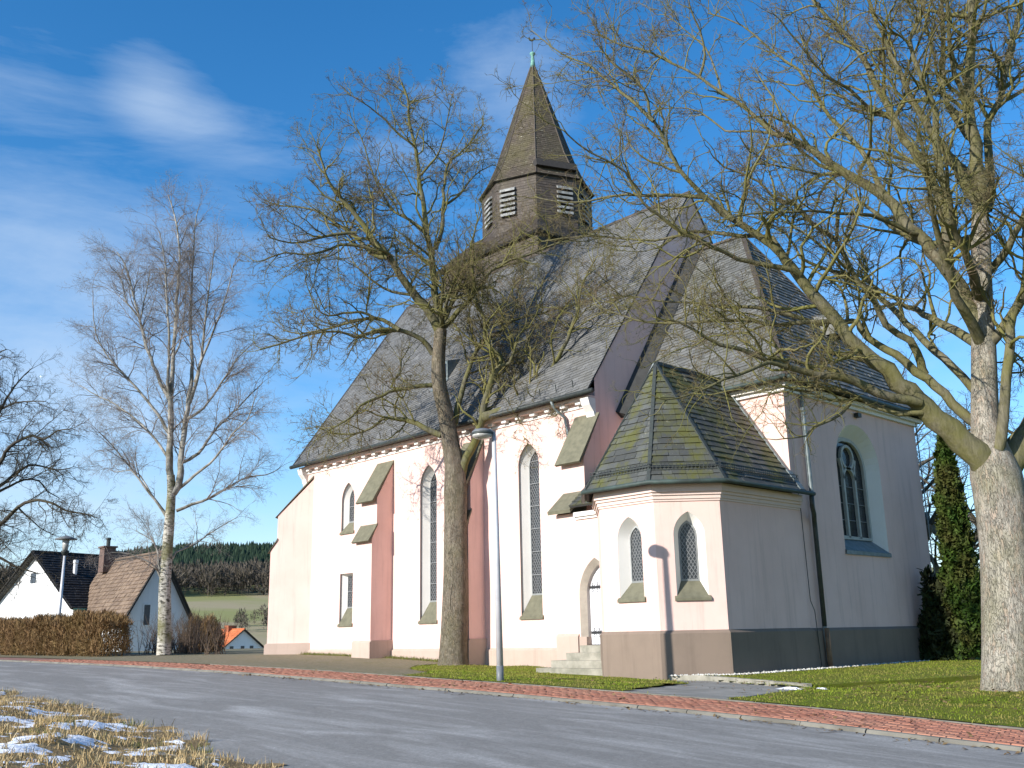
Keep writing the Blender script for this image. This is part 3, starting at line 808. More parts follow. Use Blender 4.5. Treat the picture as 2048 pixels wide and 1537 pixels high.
def slates(quad_poly, mat, name, parent, w=.30, e=.17, skew=0.0, lift=.022, individual=0, gap=.006, stuff=True, updir=None):
    """lay slates over a planar convex polygon (first edge = eave, left to right seen from outside)"""
    P = [np.array(p, float) for p in quad_poly]
    u = P[1] - P[0]; u /= np.linalg.norm(u)
    n = None
    for q in P[2:]:
        c = np.cross(u, q - P[0])
        if np.linalg.norm(c) > 1e-3: n = c / np.linalg.norm(c); break
    v = np.cross(n, u)
    if skew:
        u2 = u * math.cos(skew) + v * math.sin(skew); v = np.cross(n, u2); u = u2
    Q = np.array([[(p - P[0]) @ u, (p - P[0]) @ v] for p in P])
    v0, v1 = Q[:, 1].min(), Q[:, 1].max()
    def span(y):
        y = min(max(y, v0 + 1e-4), v1 - 1e-4); xs = []
        for i in range(len(Q)):
            a, b = Q[i], Q[(i + 1) % len(Q)]
            if (a[1] - y) * (b[1] - y) <= 0 and abs(a[1] - b[1]) > 1e-9: xs.append(a[0] + (b[0] - a[0]) * (y - a[1]) / (b[1] - a[1]))
        return (min(xs), max(xs)) if len(xs) > 1 else (0, 0)
    V = []; F = []; indiv = []
    k = 0; y = v0
    while y < v1 - .01:
        y1 = min(y + e * 1.06, v1)
        a0, b0 = span(y); a1, b1 = span(y1)
        lo = min(a0, a1); hi = max(b0, b1)
        x = lo - random.random() * w
        while x < hi:
            ww = w * random.uniform(.8, 1.2); xa, xb = x + gap / 2, x + ww - gap / 2; x += ww
            p0, p1 = min(max(xa, a0), b0), min(max(xb, a0), b0); t0, t1 = min(max(xa, a1), b1), min(max(xb, a1), b1)
            if (p1 - p0) + (t1 - t0) < .05: continue
            h = lift * random.uniform(.7, 1.5); j = random.uniform(-.012, .012) * (1 if y > v0 + .01 else 0)
            pt = lambda a, b, c: P[0] + u * a + v * b + n * c
            vs = [pt(p0, y + j, h), pt(p1, y + j * .4, h * random.uniform(.8, 1.2)), pt(t1, y1, .004), pt(t0, y1, .004), pt(p0, y + j, -.002), pt(p1, y + j * .4, -.002)]
            if individual > 0 and p1 - p0 > .12 and y1 - y > .1:
                indiv.append(vs)
            else:
                b = len(V); V += vs; F += [(b, b + 1, b + 2, b + 3), (b + 4, b + 5, b + 1, b), (b + 4, b, b + 3, b + 3), (b + 1, b + 5, b + 2, b + 2)]
        y += e; k += 1
    if indiv:
        for vs in indiv[:individual]:
            me = bpy.data.meshes.new('slate'); me.from_pydata([tuple(q) for q in vs], [], [(0, 1, 2, 3), (4, 5, 1, 0), (4, 0, 3), (1, 5, 2)]); me.update()
            link('slate', me, mat, parent)
        for vs in indiv[individual:]:
            b = len(V); V += vs; F += [(b, b + 1, b + 2, b + 3), (b + 4, b + 5, b + 1, b), (b + 4, b, b + 3, b + 3), (b + 1, b + 5, b + 2, b + 2)]
    if V:
        me = bpy.data.meshes.new(name)
        me.from_pydata([tuple(q) for q in V], [], [tuple(dict.fromkeys(f)) for f in F]); me.update()
        o = link(name, me, mat, parent)
        if stuff: o['kind'] = 'stuff'
    return min(len(indiv), individual)

# ---- nave
NX0, NX1, NY0, NY1 = -39.75, -21.4, 24.0, 36.4
EZ, RY, RZ = 9.40, 30.2, 18.75
fS = Frame((0, NY0, 0), (1, 0, 0), (0, -1, 0))
fE = Frame((NX1, 0, 0), (0, 1, 0), (1, 0, 0))
W_L = [(-36.54, -35.56, 2.15, 4.0, 4.3, False), (-36.54, -35.56, 6.05, 7.45, 8.23, True), (-30.93, -29.88, 2.15, 7.42, 8.24, True), (-25.21, -24.16, 2.17, 7.42, 8.23, True)]
holes = []
for u0, u1, z0, zs, za, ar in W_L:
    sr = .75 if za - z0 > 3 or not ar else .45
    if not ar:
        holes.append([(u0, z0), (u1, z0), (u1, za), (u0, za)])
    else: holes.append(lancet(u0, u1, z0, zs, za))
nave = wall_mesh('nave_wall', fS, [(NX0, .2), (NX1, .2), (NX1, 9.5), (NX0, 9.5)], holes, M['wall'], church)
for u0, u1, z0, zs, za, ar in W_L:
    window(fS, u0, u1, z0, zs, za, church, depth=.30 if u0 < -36 else .38, splay=.15, sill_rise=.75 if (za - z0 > 3) else (.7 if not ar else .45), arched=ar)
g = MB()   # gables and north wall
g.poly([(NX1, NY0, .2), (NX1, NY1, .2), (NX1, NY1, 10.03), (NX1, RY, RZ - .03), (NX1, NY0, 10.03)])
g.build('east_gable_wall', M['wall'], church)
g = MB(); g.poly([(NX0, NY0, .2), (NX0, NY1, .2), (NX0, NY1, 10.03), (NX0, RY, RZ - .03), (NX0, NY0, 10.03)])
g.poly([(NX0, NY1, .2), (NX1, NY1, .2), (NX1, NY1, 9.5), (NX0, NY1, 9.5)])
g.build('rear_wall', M['wall'], church)
# plinth with sloped top between the buttresses
m = MB()
prof = [(24.0, .1), (23.92, .1), (23.92, 1.08), (24.0, 1.16)]
m.prism([(NX0 + .2, y, z) for y, z in prof], [(NX1 - .1, y, z) for y, z in prof]); m.build('plinth', M['plinth_warm'], church)

def buttress(x0, x1, yf=22.97, top=8.66, name='buttress', low=5.45, base=.1, plinth=True, upper=23.2):
    rt = MB(); prof = [(24.0, base), (yf, base), (yf, low), (upper, low + .5), (upper, 7.12), (24.0, top - .05)]
    rt.prism([(x0, y, z) for y, z in prof], [(x1, y, z) for y, z in prof])
    b = rt.build(name, M['wall'], church)
    m = MB(); prof = [(24.0, 7.14), (upper + .0, 7.14), (24.0, top - .06)]
    m.prism([(x0 - .004, y, z) for y, z in prof], [(x1 + .004, y, z) for y, z in prof]); m.build('upper_face', M['wall'], b)
    for (ya, za), (yb, zb), nm in (((upper - .2, 6.95), (24.0, top), 'cap'), ((yf - .14, low - .12), (upper + .02, low + .56), 'lower_cap')):
        d = np.array([yb - ya, zb - za]); d /= np.linalg.norm(d); nn = np.array([-d[1], d[0]]) * .09
        P = [(ya, za), (yb, zb), (yb, zb + .1), (ya + nn[0], za + nn[1])]
        m = MB(); m.prism([(x0 - .05, y, z) for y, z in P], [(x1 + .05, y, z) for y, z in P]); m.build(nm, M['stone_cap'], b)
    if plinth:
        m = MB(); prof = [(24.0, base), (yf - .08, base), (yf - .08, 1.42), (yf, 1.5), (24.0, 1.5)]
        m.prism([(x0 - .07, y, z) for y, z in prof], [(x1 + .07, y, z) for y, z in prof]); m.build('plinth', M['plinth_warm'], b)
    return b
buttress(-33.85, -32.75)
buttress(-28.2, -27.1, yf=23.22, upper=23.35)
b4 = buttress(-22.3, -21.28, yf=23.15, low=5.0, plinth=False)
# diagonal corner buttress at the west end
def diag():
    d = np.array([-.7071, -.7071]); q = np.array([-.7071, .7071])
    P0 = np.array([-38.9, 24.0]); wd = 1.25
    def prof(pl, x0, x1):
        m = MB(); m.prism([(*(P0 + d * s + q * x0), z) for s, z in pl], [(*(P0 + d * s + q * x1), z) for s, z in pl]); return m
    b = prof([(-.8, .3), (1.88, .3), (1.88, 5.5), (1.6, 5.9), (1.6, 7.1), (0.0, 8.72), (-.8, 8.72)], 0, wd).build('corner_buttress', M['wall'], church)
    for a, c, nm in (((1.72, 7.0), (0.02, 8.80), 'cap'), ((2.0, 5.4), (1.58, 5.98), 'lower_cap')):
        e = np.array(c) - np.array(a); e /= np.linalg.norm(e); nn = np.array([e[1], -e[0]]) * -.08
        prof([a, c, (c[0] + .0, c[1] + .09), (a[0] + nn[0], a[1] + abs(nn[1]) + .02)], -.05, wd + .05).build(nm, M['stone_cap'], b)
    prof([(-.8, .3), (1.98, .3), (1.98, 1.36), (1.9, 1.44), (-.8, 1.44)], -.08, wd + .08).build('plinth', M['plinth_warm'], b)
diag()
# cornice with dentils, kneelers, gutter
m = MB(); prof = [(24.0, 9.02), (23.95, 9.02), (23.95, 9.10), (24.0, 9.10)]
m.prism([(NX0, y, z) for y, z in prof], [(NX1, y, z) for y, z in prof]); cor = m.build('cornice', M['trim'], church)
m = MB(); prof = [(24.0, 9.22), (23.74, 9.22), (23.70, 9.34), (24.0, 9.34)]
m.prism([(NX0, y, z) for y, z in prof], [(NX1, y, z) for y, z in prof]); m.build('cornice_band', M['wall_cream'], cor)
x = NX0 + .5
while x < NX1 - .3:
    MB().box(x, x + .24, 23.78, 24.0, 9.12, 9.218).build('dentil', M['trim'], cor); x += .745
for xx in (NX0 - .02, NX1 - .34):
    m = MB(); pr = [(24.0, 8.25), (23.97, 8.5), (23.88, 8.8), (23.70, 9.02), (23.62, 9.25), (24.0, 9.25)]
    m.prism([(xx, y, z) for y, z in pr], [(xx + .36, y, z) for y, z in pr]); m.build('kneeler', M['trim'], cor)
gut = MB().tube([(NX0 - .4, 23.50, 9.40), (NX1 + .35, 23.50, 9.40)], .085, 10).build('gutter', M['dark_metal'], church, True)
# nave roof
RX0, RX1 = -40.05, -21.36
def roof_solid(name, faces, parent, thick=.12):
    m = MB()
    for f in faces:
        P = [np.array(p, float) for p in f]; n = np.cross(P[1] - P[0], P[-1] - P[0]); n /= np.linalg.norm(n)
        m.prism([p - n * thick for p in P], [p - n * .004 for p in P])
    return m.build(name, M['roof_dark'], parent)
S1 = [(RX0, 23.52, 9.40), (RX1, 23.52, 9.40), (RX1, RY, RZ), (RX0, RY, RZ)]
S2 = [(RX1, 36.88, 9.40), (RX0, 36.88, 9.40), (RX0, RY, RZ), (RX1, RY, RZ)]
roof = roof_solid('nave_roof', [S1, S2], church, .05)
slates(S1, M['slate'], 'slate_courses', roof, .29, .155, skew=math.radians(9))
slates(S2, M['slate'], 'slate_courses', roof, .6, .4)
rg = MB(); rg.prism([(RX0, RY - .14, RZ - .14), (RX0, RY, RZ + .05), (RX0, RY + .14, RZ - .14)], [(RX1, RY - .14, RZ - .14), (RX1, RY, RZ + .05), (RX1, RY + .14, RZ - .14)]); rg.build('ridge', M['slate_brown'], roof)
for xx, s in ((RX0 - .02, 'w'),):
    m = MB(); m.bar((xx, 23.5, 9.36), (xx, RY, RZ), .05, .16, (1, 0, 0)); m.bar((xx, 36.9, 9.36), (xx, RY, RZ), .05, .16, (1, 0, 0)); m.build('verge_board', M['wood_dark'], roof)
x = RX0 + .3
hk = MB()
while x < RX1:
    hk.bar((x, 23.75, 9.72), (x, 23.71, 10.0), .02, .03); x += .8
ho = hk.build('roof_hooks', M['dark_metal'], roof); ho['kind'] = 'stuff'
# roof window
def roof_pt(y, d=0): 
    s = (RZ - 9.40) / (RY - 23.52); n = np.array([-s, 1]) / math.hypot(1, s)
    return y + n[0] * d, 9.40 + (y - 23.52) * s + n[1] * d
ya, za = roof_pt(25.45); yb, zb = roof_pt(26.0)
d = MB(); d.add([(-31.55, ya, za), (-30.95, ya, za), (-30.95, ya, za + .85), (-31.55, ya, za + .85), (-31.55, ya + .75, za + 1.05), (-30.95, ya + .75, za + 1.05)],
                [(0, 1, 2, 3), (3, 2, 5, 4), (0, 3, 4), (1, 5, 2)])
rw = d.build('roof_window', M['zinc'], roof)
MB().box(-31.47, -31.03, ya - .03, ya - .005, za + .12, za + .72).build('pane', M['glass_house'], rw)
MB().box(-31.27, -31.23, ya - .05, ya - .031, za + .12, za + .72).build('glazing_bar', M['zinc'], rw)
MB().hexa([(-31.65, ya - .35, roof_pt(25.1)[1] + .02), (-30.85, ya - .35, roof_pt(25.1)[1] + .02), (-30.85, ya, za + .02), (-31.65, ya, za + .02), (-31.65, ya - .37, roof_pt(25.1)[1] + .06), (-30.85, ya - .37, roof_pt(25.1)[1] + .06), (-30.85, ya - .02, za + .06), (-31.65, ya - .02, za + .06)]).build('apron', M['zinc'], rw)

# ---- choir
CX1, CY0, CY1, CEZ, CRZ = -15.4, 25.85, 34.55, 8.95, 16.1
fC = Frame((CX1, 0, 0), (0, 1, 0), (1, 0, 0))
cwin = (28.66, 31.52, 3.95, 6.72, 8.12)
wall_mesh('choir_east_wall', fC, [(CY0, .2), (CY1, .2), (CY1, 9.0), (CY0, 9.0)], [lancet(*cwin)], M['wall'], church)
m = MB(); m.poly([(-21.3, CY0, .2), (CX1, CY0, .2), (CX1, CY0, 9.0), (-21.3, CY0, 9.0)]); m.build('choir_south_wall', M['wall'], church)
m = MB(); m.poly([(-21.3, CY1, .2), (CX1, CY1, .2), (CX1, CY1, 9.0), (-21.3, CY1, 9.0)]); m.build('choir_north_wall', M['wall'], church)
m = MB()
for y0, y1, x0, x1 in ((CY0 - .02, CY1 + .08, CX1, CX1 + .08),):
    prof = [(0, .1), (.09, .1), (.09, 1.54), (0, 1.62)]
    m.prism([(CX1 + a, CY0 + .1, z) for a, z in prof], [(CX1 + a, CY1 + .09, z) for a, z in prof])
m.build('choir_plinth', M['plinth_grey'], church)
# choir window with tracery
u0, u1, z0, zs, za = cwin
O0 = lancet(*cwin); O1 = lancet(*cwin, inset=.30, zin=z0 + .42)
m = MB(); ring(m, fC, O0, 0, O1, .42); cw = m.build('choir_window', M['trim'], church)
def tracery(path, w=.10, dep=(.36, .46)):
    m = MB(); P = [np.array(q) for q in path]; L = []; Rr = []
    for i in range(len(P)):
        t = P[min(i + 1, len(P) - 1)] - P[max(i - 1, 0)]; t = t / (np.linalg.norm(t) + 1e-9); n = np.array([-t[1], t[0]])
        L.append(P[i] + n * w / 2); Rr.append(P[i] - n * w / 2)
    for i in range(len(P) - 1):
        q = [L[i], L[i + 1], Rr[i + 1], Rr[i]]
        m.prism([fC.p(a[0], a[1], dep[1]) for a in q], [fC.p(a[0], a[1], dep[0]) for a in q])
    return m.build('tracery', M['pale_frame'], cw)
O1c = lancet(u0, u1, z0, zs, za, inset=.35, zin=z0 + .47)
tracery(O1c + [O1c[0]], .12)
cu = (u0 + u1) / 2; ws = (u1 - u0 - .7)
ml, mr = cu - ws * .17, cu + ws * .17
tracery([(ml, z0 + .47), (ml, 6.35)]); tracery([(mr, z0 + .47), (mr, 6.35)])
arc = lambda c, r, a0, a1, n=14: [(c[0] + r * math.cos(a0 + (a1 - a0) * i / n), c[1] + r * math.sin(a0 + (a1 - a0) * i / n)) for i in range(n + 1)]
tracery(arc((cu, 6.35), ws * .17, 0, math.pi), .09)
tracery(arc((cu, 7.08), .38, 0, 2 * math.pi, 20), .09)
tracery([(ml, 6.35), (ml - .02, 6.7), (ml - .12, 7.02)], .08); tracery([(mr, 6.35), (mr + .02, 6.7), (mr + .12, 7.02)], .08)
for zz in (5.0, 5.55, 6.1):
    MB().bar(fC.p(u0 + .4, zz, .455), fC.p(u1 - .4, zz, .455), .025, .02, fC.n).build('saddle_bar', M['lead'], cw)
for ua, ub in ((-99, ml), (ml, mr), (mr, 99)):
    for za_, zb_ in ((-99, 5.0), (5.0, 5.55), (5.55, 6.1), (6.1, 99)): pane(fC, clip_box(O1, ua, ub, za_, zb_), .47, cw)
m = MB(); m.add([fC.p(u0 - .04, z0 - .12, -.06), fC.p(u1 + .04, z0 - .12, -.06), fC.p(u1 + .04, z0 + .0, -.06), fC.p(u0 - .04, z0 + .0, -.06), fC.p(u1 - .3, z0 + .42, .41), fC.p(u0 + .3, z0 + .42, .41), fC.p(u0 - .04, z0 - .12, .0), fC.p(u1 + .04, z0 - .12, 0), fC.p(u1, z0 + .04, .0), fC.p(u0, z0 + .04, 0)],
               [(0, 1, 2, 3), (3, 2, 8, 9), (9, 8, 4, 5), (0, 6, 7, 1), (0, 3, 9, 6), (1, 7, 8, 2)]); m.build('sill', M['zinc'], cw)
# choir cornice and gutter
m = MB()
for a, z0_, z1_ in ((.10, 8.62, 8.74), (.22, 8.74, 8.88)):
    P = [(-21.3, CY0 - a), (CX1 + a, CY0 - a), (CX1 + a, CY1 + a), (-21.3, CY1 + a)]
    m.prism([(x, y, z0_) for x, y in P], [(x, y, z1_) for x, y in P])
m.build('choir_cornice', M['trim'], church)
CE = [(-21.38, 25.45), (-15.0, 25.45), (-15.0, 34.95), (-21.38, 34.95)]
apx = (-19.1, RY, CRZ)
cS = [(-21.38, 25.45, CEZ), (-15.0, 25.45, CEZ), apx, (-21.38, RY, CRZ)]
cE = [(-15.0, 25.45, CEZ), (-15.0, 34.95, CEZ), apx]
cN = [(-15.0, 34.95, CEZ), (-21.38, 34.95, CEZ), (-21.38, RY, CRZ), apx]
croof = roof_solid('choir_roof', [cS, cE, cN], church)
slates(cS, M['slate_choir'], 'slate_courses', croof, .28, .16, skew=math.radians(7))
slates(cE, M['slate_choir'], 'slate_courses', croof, .34, .20, lift=.034)
slates(cN, M['slate_choir'], 'slate_courses', croof, .6, .4)
m = MB(); m.bar((-15.0, 25.45, CEZ + .02), apx, .16, .05); m.bar((-15.0, 34.95, CEZ + .02), apx, .16, .05); m.bar((-21.38, RY, CRZ + .02), apx, .2, .08); m.build('hip_flashing', M['slate_brown'], croof)
m = MB()
for o_, (a, b) in enumerate((((-21.0, 25.45), (-15.0, 25.45)), ((-15.0, 25.45), (-15.0, 34.95)))):
    dx, dy = (0, -.06) if o_ == 0 else (.06, 0)
    m.tube([(a[0] + dx, a[1] + dy, CEZ), (b[0] + dx, b[1] + dy, CEZ)], .075, 8)
m.build('gutter', M['gutter_dark'], croof, True)
# raised slate upstand where the choir roof meets the nave gable
sl_ = (CRZ - CEZ) / (RY - 25.45); nn = np.array([-sl_, 1]) / math.hypot(1, sl_)
m = MB(); yA, zA, yB, zB = 25.3, CEZ - .2, RY, CRZ
P = [(-21.39, yA, zA), (-20.92, yA, zA), (-20.92, yB, zB), (-21.39, yB, zB)]
m.prism(P, [(-21.39, yA + nn[0] * .34, zA + nn[1] * .34), (-20.95, yA + nn[0] * .05, zA + nn[1] * .05), (-20.95, yB + nn[0] * .05, zB + nn[1] * .05), (-21.39, yB + nn[0] * .34, zB + nn[1] * .34)])
m.build('gable_flashing', M['roof_dark'], croof)
# small dormer on the hip
dy0, dz0 = 31.0, 11.7
m = MB(); xe = -15.0 - (dz0 - CEZ) * (4.1 / (CRZ - CEZ)) + .35
m.add([(xe, dy0, dz0), (xe, dy0 + .9, dz0), (xe, dy0 + .9, dz0 + .55), (xe, dy0 + .45, dz0 + .8), (xe, dy0, dz0 + .55), (xe - 1.1, dy0, dz0 + .9), (xe - 1.1, dy0 + .9, dz0 + .9), (xe - 1.1, dy0 + .45, dz0 + 1.0), (xe - .6, dy0, dz0), (xe - .6, dy0 + .9, dz0)],
      [(0, 1, 2, 3, 4), (4, 3, 7, 5), (3, 2, 6, 7), (0, 4, 5, 8), (1, 9, 6, 2)])
dm = m.build('dormer', M['slate_choir'], croof)
MB().box(xe + .005, xe + .03, dy0 + .15, dy0 + .75, dz0 + .08, dz0 + .5).build('louvre', M['wood_dark'], dm)

# ---- sacristy
SZ0 = 5.05
SW = [(-19.75, 25.85), (-19.75, 22.04), (-18.55, 20.8), (-16.6, 20.8), (-15.34, 22.04), (-15.34, 26.05)]
def off(P, a):
    c = [(-19.75 - a, 25.85), (-19.75 - a, 22.04 - a * .42), (-18.55 - a * .42, 20.8 - a), (-16.6 + a * .42, 20.8 - a), (-15.34 + a, 22.04 - a * .42), (-15.34 + a, 26.05)]
    return c
fA = Frame((0, 20.8, 0), (1, 0, 0), (0, -1, 0))
_bd = np.array([1.26, 1.24, 0]); fB = Frame((-16.6, 20.8, 0), _bd, (_bd[1], -_bd[0], 0)); LB = float(np.linalg.norm(_bd))
aw = (-17.93, -17.08, 2.46, 4.06, 4.68); bw = (LB / 2 - .40, LB / 2 + .43, 2.45, 4.1, 4.72)
wall_mesh('sacristy_south_wall', fA, [(-18.55, .2), (-16.6, .2), (-16.6, SZ0 + .2), (-18.55, SZ0 + .2)], [lancet(*aw)], M['wall'], church)
wall_mesh('sacristy_corner_wall', fB, [(0, .2), (LB, .2), (LB, SZ0 + .2), (0, SZ0 + .2)], [lancet(*bw)], M['wall'], church)
m = MB(); m.poly([(-15.34, 22.04, .2), (-15.34, 26.05, .2), (-15.34, 26.05, SZ0 + .2), (-15.34, 22.04, SZ0 + .2)]); m.poly([(-15.34, 26.05, .2), (-15.34, 26.05, SZ0 + .2), (-15.42, 26.05, SZ0 + .2), (-15.42, 26.05, .2)]); m.build('sacristy_east_wall', M['wall'], church)
m = MB(); m.poly([(-18.55, 20.8, .2), (-18.55, 20.8, SZ0 + .2), (-19.75, 22.04, SZ0 + .2), (-19.75, 22.04, .2)]); m.poly([(-19.75, 22.04, .2), (-19.75, 22.04, SZ0 + .2), (-19.75, 25.85, SZ0 + .2), (-19.75, 25.85, .2)]); m.build('sacristy_west_wall', M['wall'], church)
for fr, ww in ((fA, aw), (fB, bw)):
    window(fr, *ww, church, step=.004, depth=.32, splay=.16, sill_rise=.45, frame_w=.05, lattice=.10, bars=False, name='sacristy_window', sill_over=.06)
m = MB(); B0, B1 = off(SW, .07), off(SW, .0)
m.prism([(x, y, .1) for x, y in B0], [(x, y, 1.55) for x, y in B0]); m.prism([(x, y, 1.55) for x, y in B0], [(x, y, 1.63) for x, y in B1])
m.build('sacristy_plinth', M['plinth_grey'], church)
m = MB()
for a, za_, zb_ in ((.03, 5.0, 5.06), (.06, 5.06, 5.16), (.10, 5.16, 5.24), (.15, 5.24, 5.44)):
    Q = off(SW, a); m.prism([(x, y, za_) for x, y in Q], [(x, y, zb_) for x, y in Q])
m.build('sacristy_cornice', M['wall_cream'], church)
SE = [(-20.08, 25.8), (-20.08, 21.9), (-18.75, 20.45), (-16.45, 20.45), (-15.0, 21.9), (-15.0, 25.95)]
SEZ = 5.5; SA = (-17.55, 22.45, 9.37); SB = (-17.55, 25.9, 9.37)
e3 = [(x, y, SEZ) for x, y in SE]
sac_faces = [[e3[2], e3[3], SA], [e3[3], e3[4], SA], [e3[4], e3[5], SB, SA], [e3[1], e3[2], SA], [e3[0], e3[1], SA, SB]]
sroof = roof_solid('sacristy_roof', sac_faces, church, .1)
budget = 300
for i, f in enumerate(sac_faces):
    if i < 3: budget -= slates(f, M['slate_moss'], 'slate_courses', sroof, .36, .215, lift=.03, individual=budget)
    else: slates(f, M['slate_moss'], 'slate_courses', sroof, .36, .215, lift=.03)
for i in (1, 2, 3, 4):
    MB().bar(tuple(np.array(e3[i]) + [0, 0, .03]), tuple(np.array(SA) + [0, 0, .03]), .10, .05).build('hip_flashing', M['zinc'] if i in (1,) else M['dark_metal'], sroof)
MB().bar(SA, SB, .16, .1).build('ridge_flashing', M['dark_metal'], sroof)
MB().bar((-15.02, 25.78, SEZ + .06), (-17.5, 25.78, 9.36), .24, .05, (0, 0, 1)).build('wall_flashing', M['zinc'], sroof)
m = MB(); G = [np.array(p) + np.array([0, 0, -.03]) for p in e3[1:]]
c0 = np.array([-17.5, 23.5, 0])
G = [p + (p - c0) * np.array([1, 1, 0]) / np.hypot(*(p - c0)[:2]) * .07 for p in G]
G[-1] = np.array([-14.95, 26.3, SEZ - .03])
m.tube(G, .065, 8); m.build('gutter', M['gutter_dark'], sroof, True)
# snow guard fence above the eaves
m = MB()
for a, b in ((1, 2), (2, 3), (3, 4), (4, 5)):
    A_, B_ = np.array(e3[a]), np.array(e3[b]); top = np.array(SA) if b < 5 else np.array([-17.55, (A_[1] + B_[1]) / 2, 9.37])
    mid = (A_ + B_) / 2; up_ = top - mid; up_ /= np.linalg.norm(up_); L = np.linalg.norm(B_ - A_)
    A2, B2 = A_ + up_ * .32 + (B_ - A_) / L * .08, B_ + up_ * .32 - (B_ - A_) / L * .08
    for hgt in (.06, .15, .24): m.bar(A2 + [0, 0, hgt], B2 + [0, 0, hgt], .018, .018)
    k = int(L / .11)
    for i in range(k + 1):
        p = A2 + (B2 - A2) * i / k; m.bar(p + [0, 0, 0.0], p + [0, 0, .25], .012, .012, (1, 0, 0))
m.build('snow_guard', M['dark_metal'], sroof)
# downpipes and cable
dp = MB(); dp.tube([(-15.33, 26.72, 8.86), (-15.30, 26.72, 8.4), (-15.27, 26.72, 5.4), (-15.27, 26.72, 1.6), (-15.24, 26.72, 1.2), (-15.22, 26.72, .3)], .065, 10)
pipe = dp.build('downpipe', M['zinc'], church, True)
MB().tube([(-14.98, 26.2, 5.44), (-15.02, 26.25, 5.1), (-15.1, 26.45, 4.9), (-15.24, 26.68, 4.75), (-15.26, 26.72, 4.5), (-15.262, 26.72, 1.66)], .070, 10).build('branch_pipe', M['dark_metal'], pipe, True)
MB().tube([(-15.2, 26.72, 1.62), (-15.2, 26.72, .3)], .078, 10).build('standpipe', simple('rusty_pipe', (0.20, 0.125, 0.07), (0.13, 0.08, 0.05), 6, .7), pipe, True)
MB().tube([(-15.33, 26.0, 8.8), (-15.32, 26.05, 5.5), (-15.33, 26.12, 5.0), (-15.31, 26.15, 2.4), (-15.30, 26.32, 2.1), (-15.24, 26.33, .4)], .012, 5).build('lightning_cable', M['dark_metal'], church, True)
MB().tube([(-15.3, 34.5, 8.8), (-15.3, 34.5, .5)], .02, 6).build('lightning_cable', M['zinc'], church, True)
fl = MB().box(-15.38, -15.22, 30.1, 30.32, 8.38, 8.52).build('floodlight', M['dark_metal'], church)
MB().tube([(-22.9, 23.42, 9.34), (-22.9, 23.6, 9.1), (-22.7, 23.86, 8.8), (-22.62, 23.9, 8.3), (-22.62, 23.9, .6)], .05, 8).build('downpipe', M['zinc'], church, True)

# ---- doorway block between buttress and sacristy
BY = 22.7
fD = Frame((0, BY, 0), (1, 0, 0), (0, -1, 0))
dr = (-21.22, -19.86, .6, 2.75, 3.86)
hole = lancet(*dr)
wall_mesh('porch_wall', fD, [(-22.12, .2), (-19.6, .2), (-19.6, 5.3), (-22.12, 5.3)], [hole], M['wall'], church)
m = MB(); m.poly([(-22.12, BY, .2), (-22.12, BY, 5.3), (-22.12, 24, 6.3), (-22.12, 24, .2)]); m.build('porch_side_wall', M['wall'], church)
I1 = lancet(*dr, inset=.17, zin=.6); I2 = lancet(*dr, inset=.19, zin=.6)
m = MB(); ring(m, fD, hole, 0, I1, .16); ds = m.build('door_surround', M['stone_surround'], church)
m = MB(); ring(m, fD, I1, .16, I2, .30); m.build('jamb', M['reveal_shaded'], ds)
for s_, xa in ((1, -21.22), (-1, -19.86)):
    MB().hexa([(xa - .02 * s_, BY - .06, .6), (xa + s_ * .19, BY + .05, .6), (xa + s_ * .19, BY + .30, .6), (xa - .02 * s_, BY + .3, .6), (xa - .02 * s_, BY - .06, 1.5), (xa + s_ * .19, BY + .05, 1.5), (xa + s_ * .19, BY + .30, 1.5), (xa - .02 * s_, BY + .30, 1.5)]).build('jamb_base', M['plinth_warm'], ds)
door = MB().poly([fD.p(u, z, .305) for u, z in I2]).build('door', M['wood_dark'], church)
nb = 7; ub0, ub1 = dr[0] + .19, dr[1] - .19
for i in range(nb):
    a, b = ub0 + (ub1 - ub0) * i / nb + .004, ub0 + (ub1 - ub0) * (i + 1) / nb - .004
    R_ = I2
    def topz(u):
        c = clip_line(np.array([u, 2.5]), np.array([0., 1.]), I2); return 2.5 + c[1] if c else 2.75
    P = [(a, 1.27), (b, 1.27), (b, topz(b - .005)), ((a + b) / 2, topz((a + b) / 2)), (a, topz(a + .005))]
    MB().prism([fD.p(u, z, .298) for u, z in P], [fD.p(u, z, .27) for u, z in P]).build('board', M['door_white'], door)
def hinge(z):
    m = MB(); y = BY + .262
    m.bar((ub0 + .02, y, z), (ub1 - .1, y, z), .014, .075, (0, 0, 1))
    for k in range(4):
        x0 = ub0 + .12 + k * .2
        for sg in (1, -1):
            m.tube([(x0 - .03, y, z), (x0, y, z + sg * .05), (x0 + .04, y, z + sg * .10), (x0 + .02, y, z + sg * .135), (x0 - .015, y, z + sg * .125)], .011, 5)
            m.tube([(x0 + .02, y, z), (x0 + .07, y, z + sg * .045), (x0 + .10, y, z + sg * .07)], .010, 5)
    return m.build('strap_hinge', M['iron'], door)
hinge(1.62); hinge(2.98)
m = MB(); P = [(-20.42 + .055 * math.cos(a), BY + .245, 2.20 + .10 * math.sin(a)) for a in np.linspace(0, 2 * math.pi, 14)]
m.tube(P, .013, 6); m.bar((-20.42, BY + .26, 2.02), (-20.42, BY + .26, 2.36), .03, .02, (0, 1, 0)); m.build('door_handle', M['iron'], door)
m = MB(); pr = [(24.0, .1), (BY - .08, .1), (BY - .08, 1.52), (BY, 1.6), (24.0, 1.6)]
m.prism([(-22.2, y, z) for y, z in pr], [(-21.27, y, z) for y, z in pr]); m.build('porch_plinth', M['plinth_warm'], church)
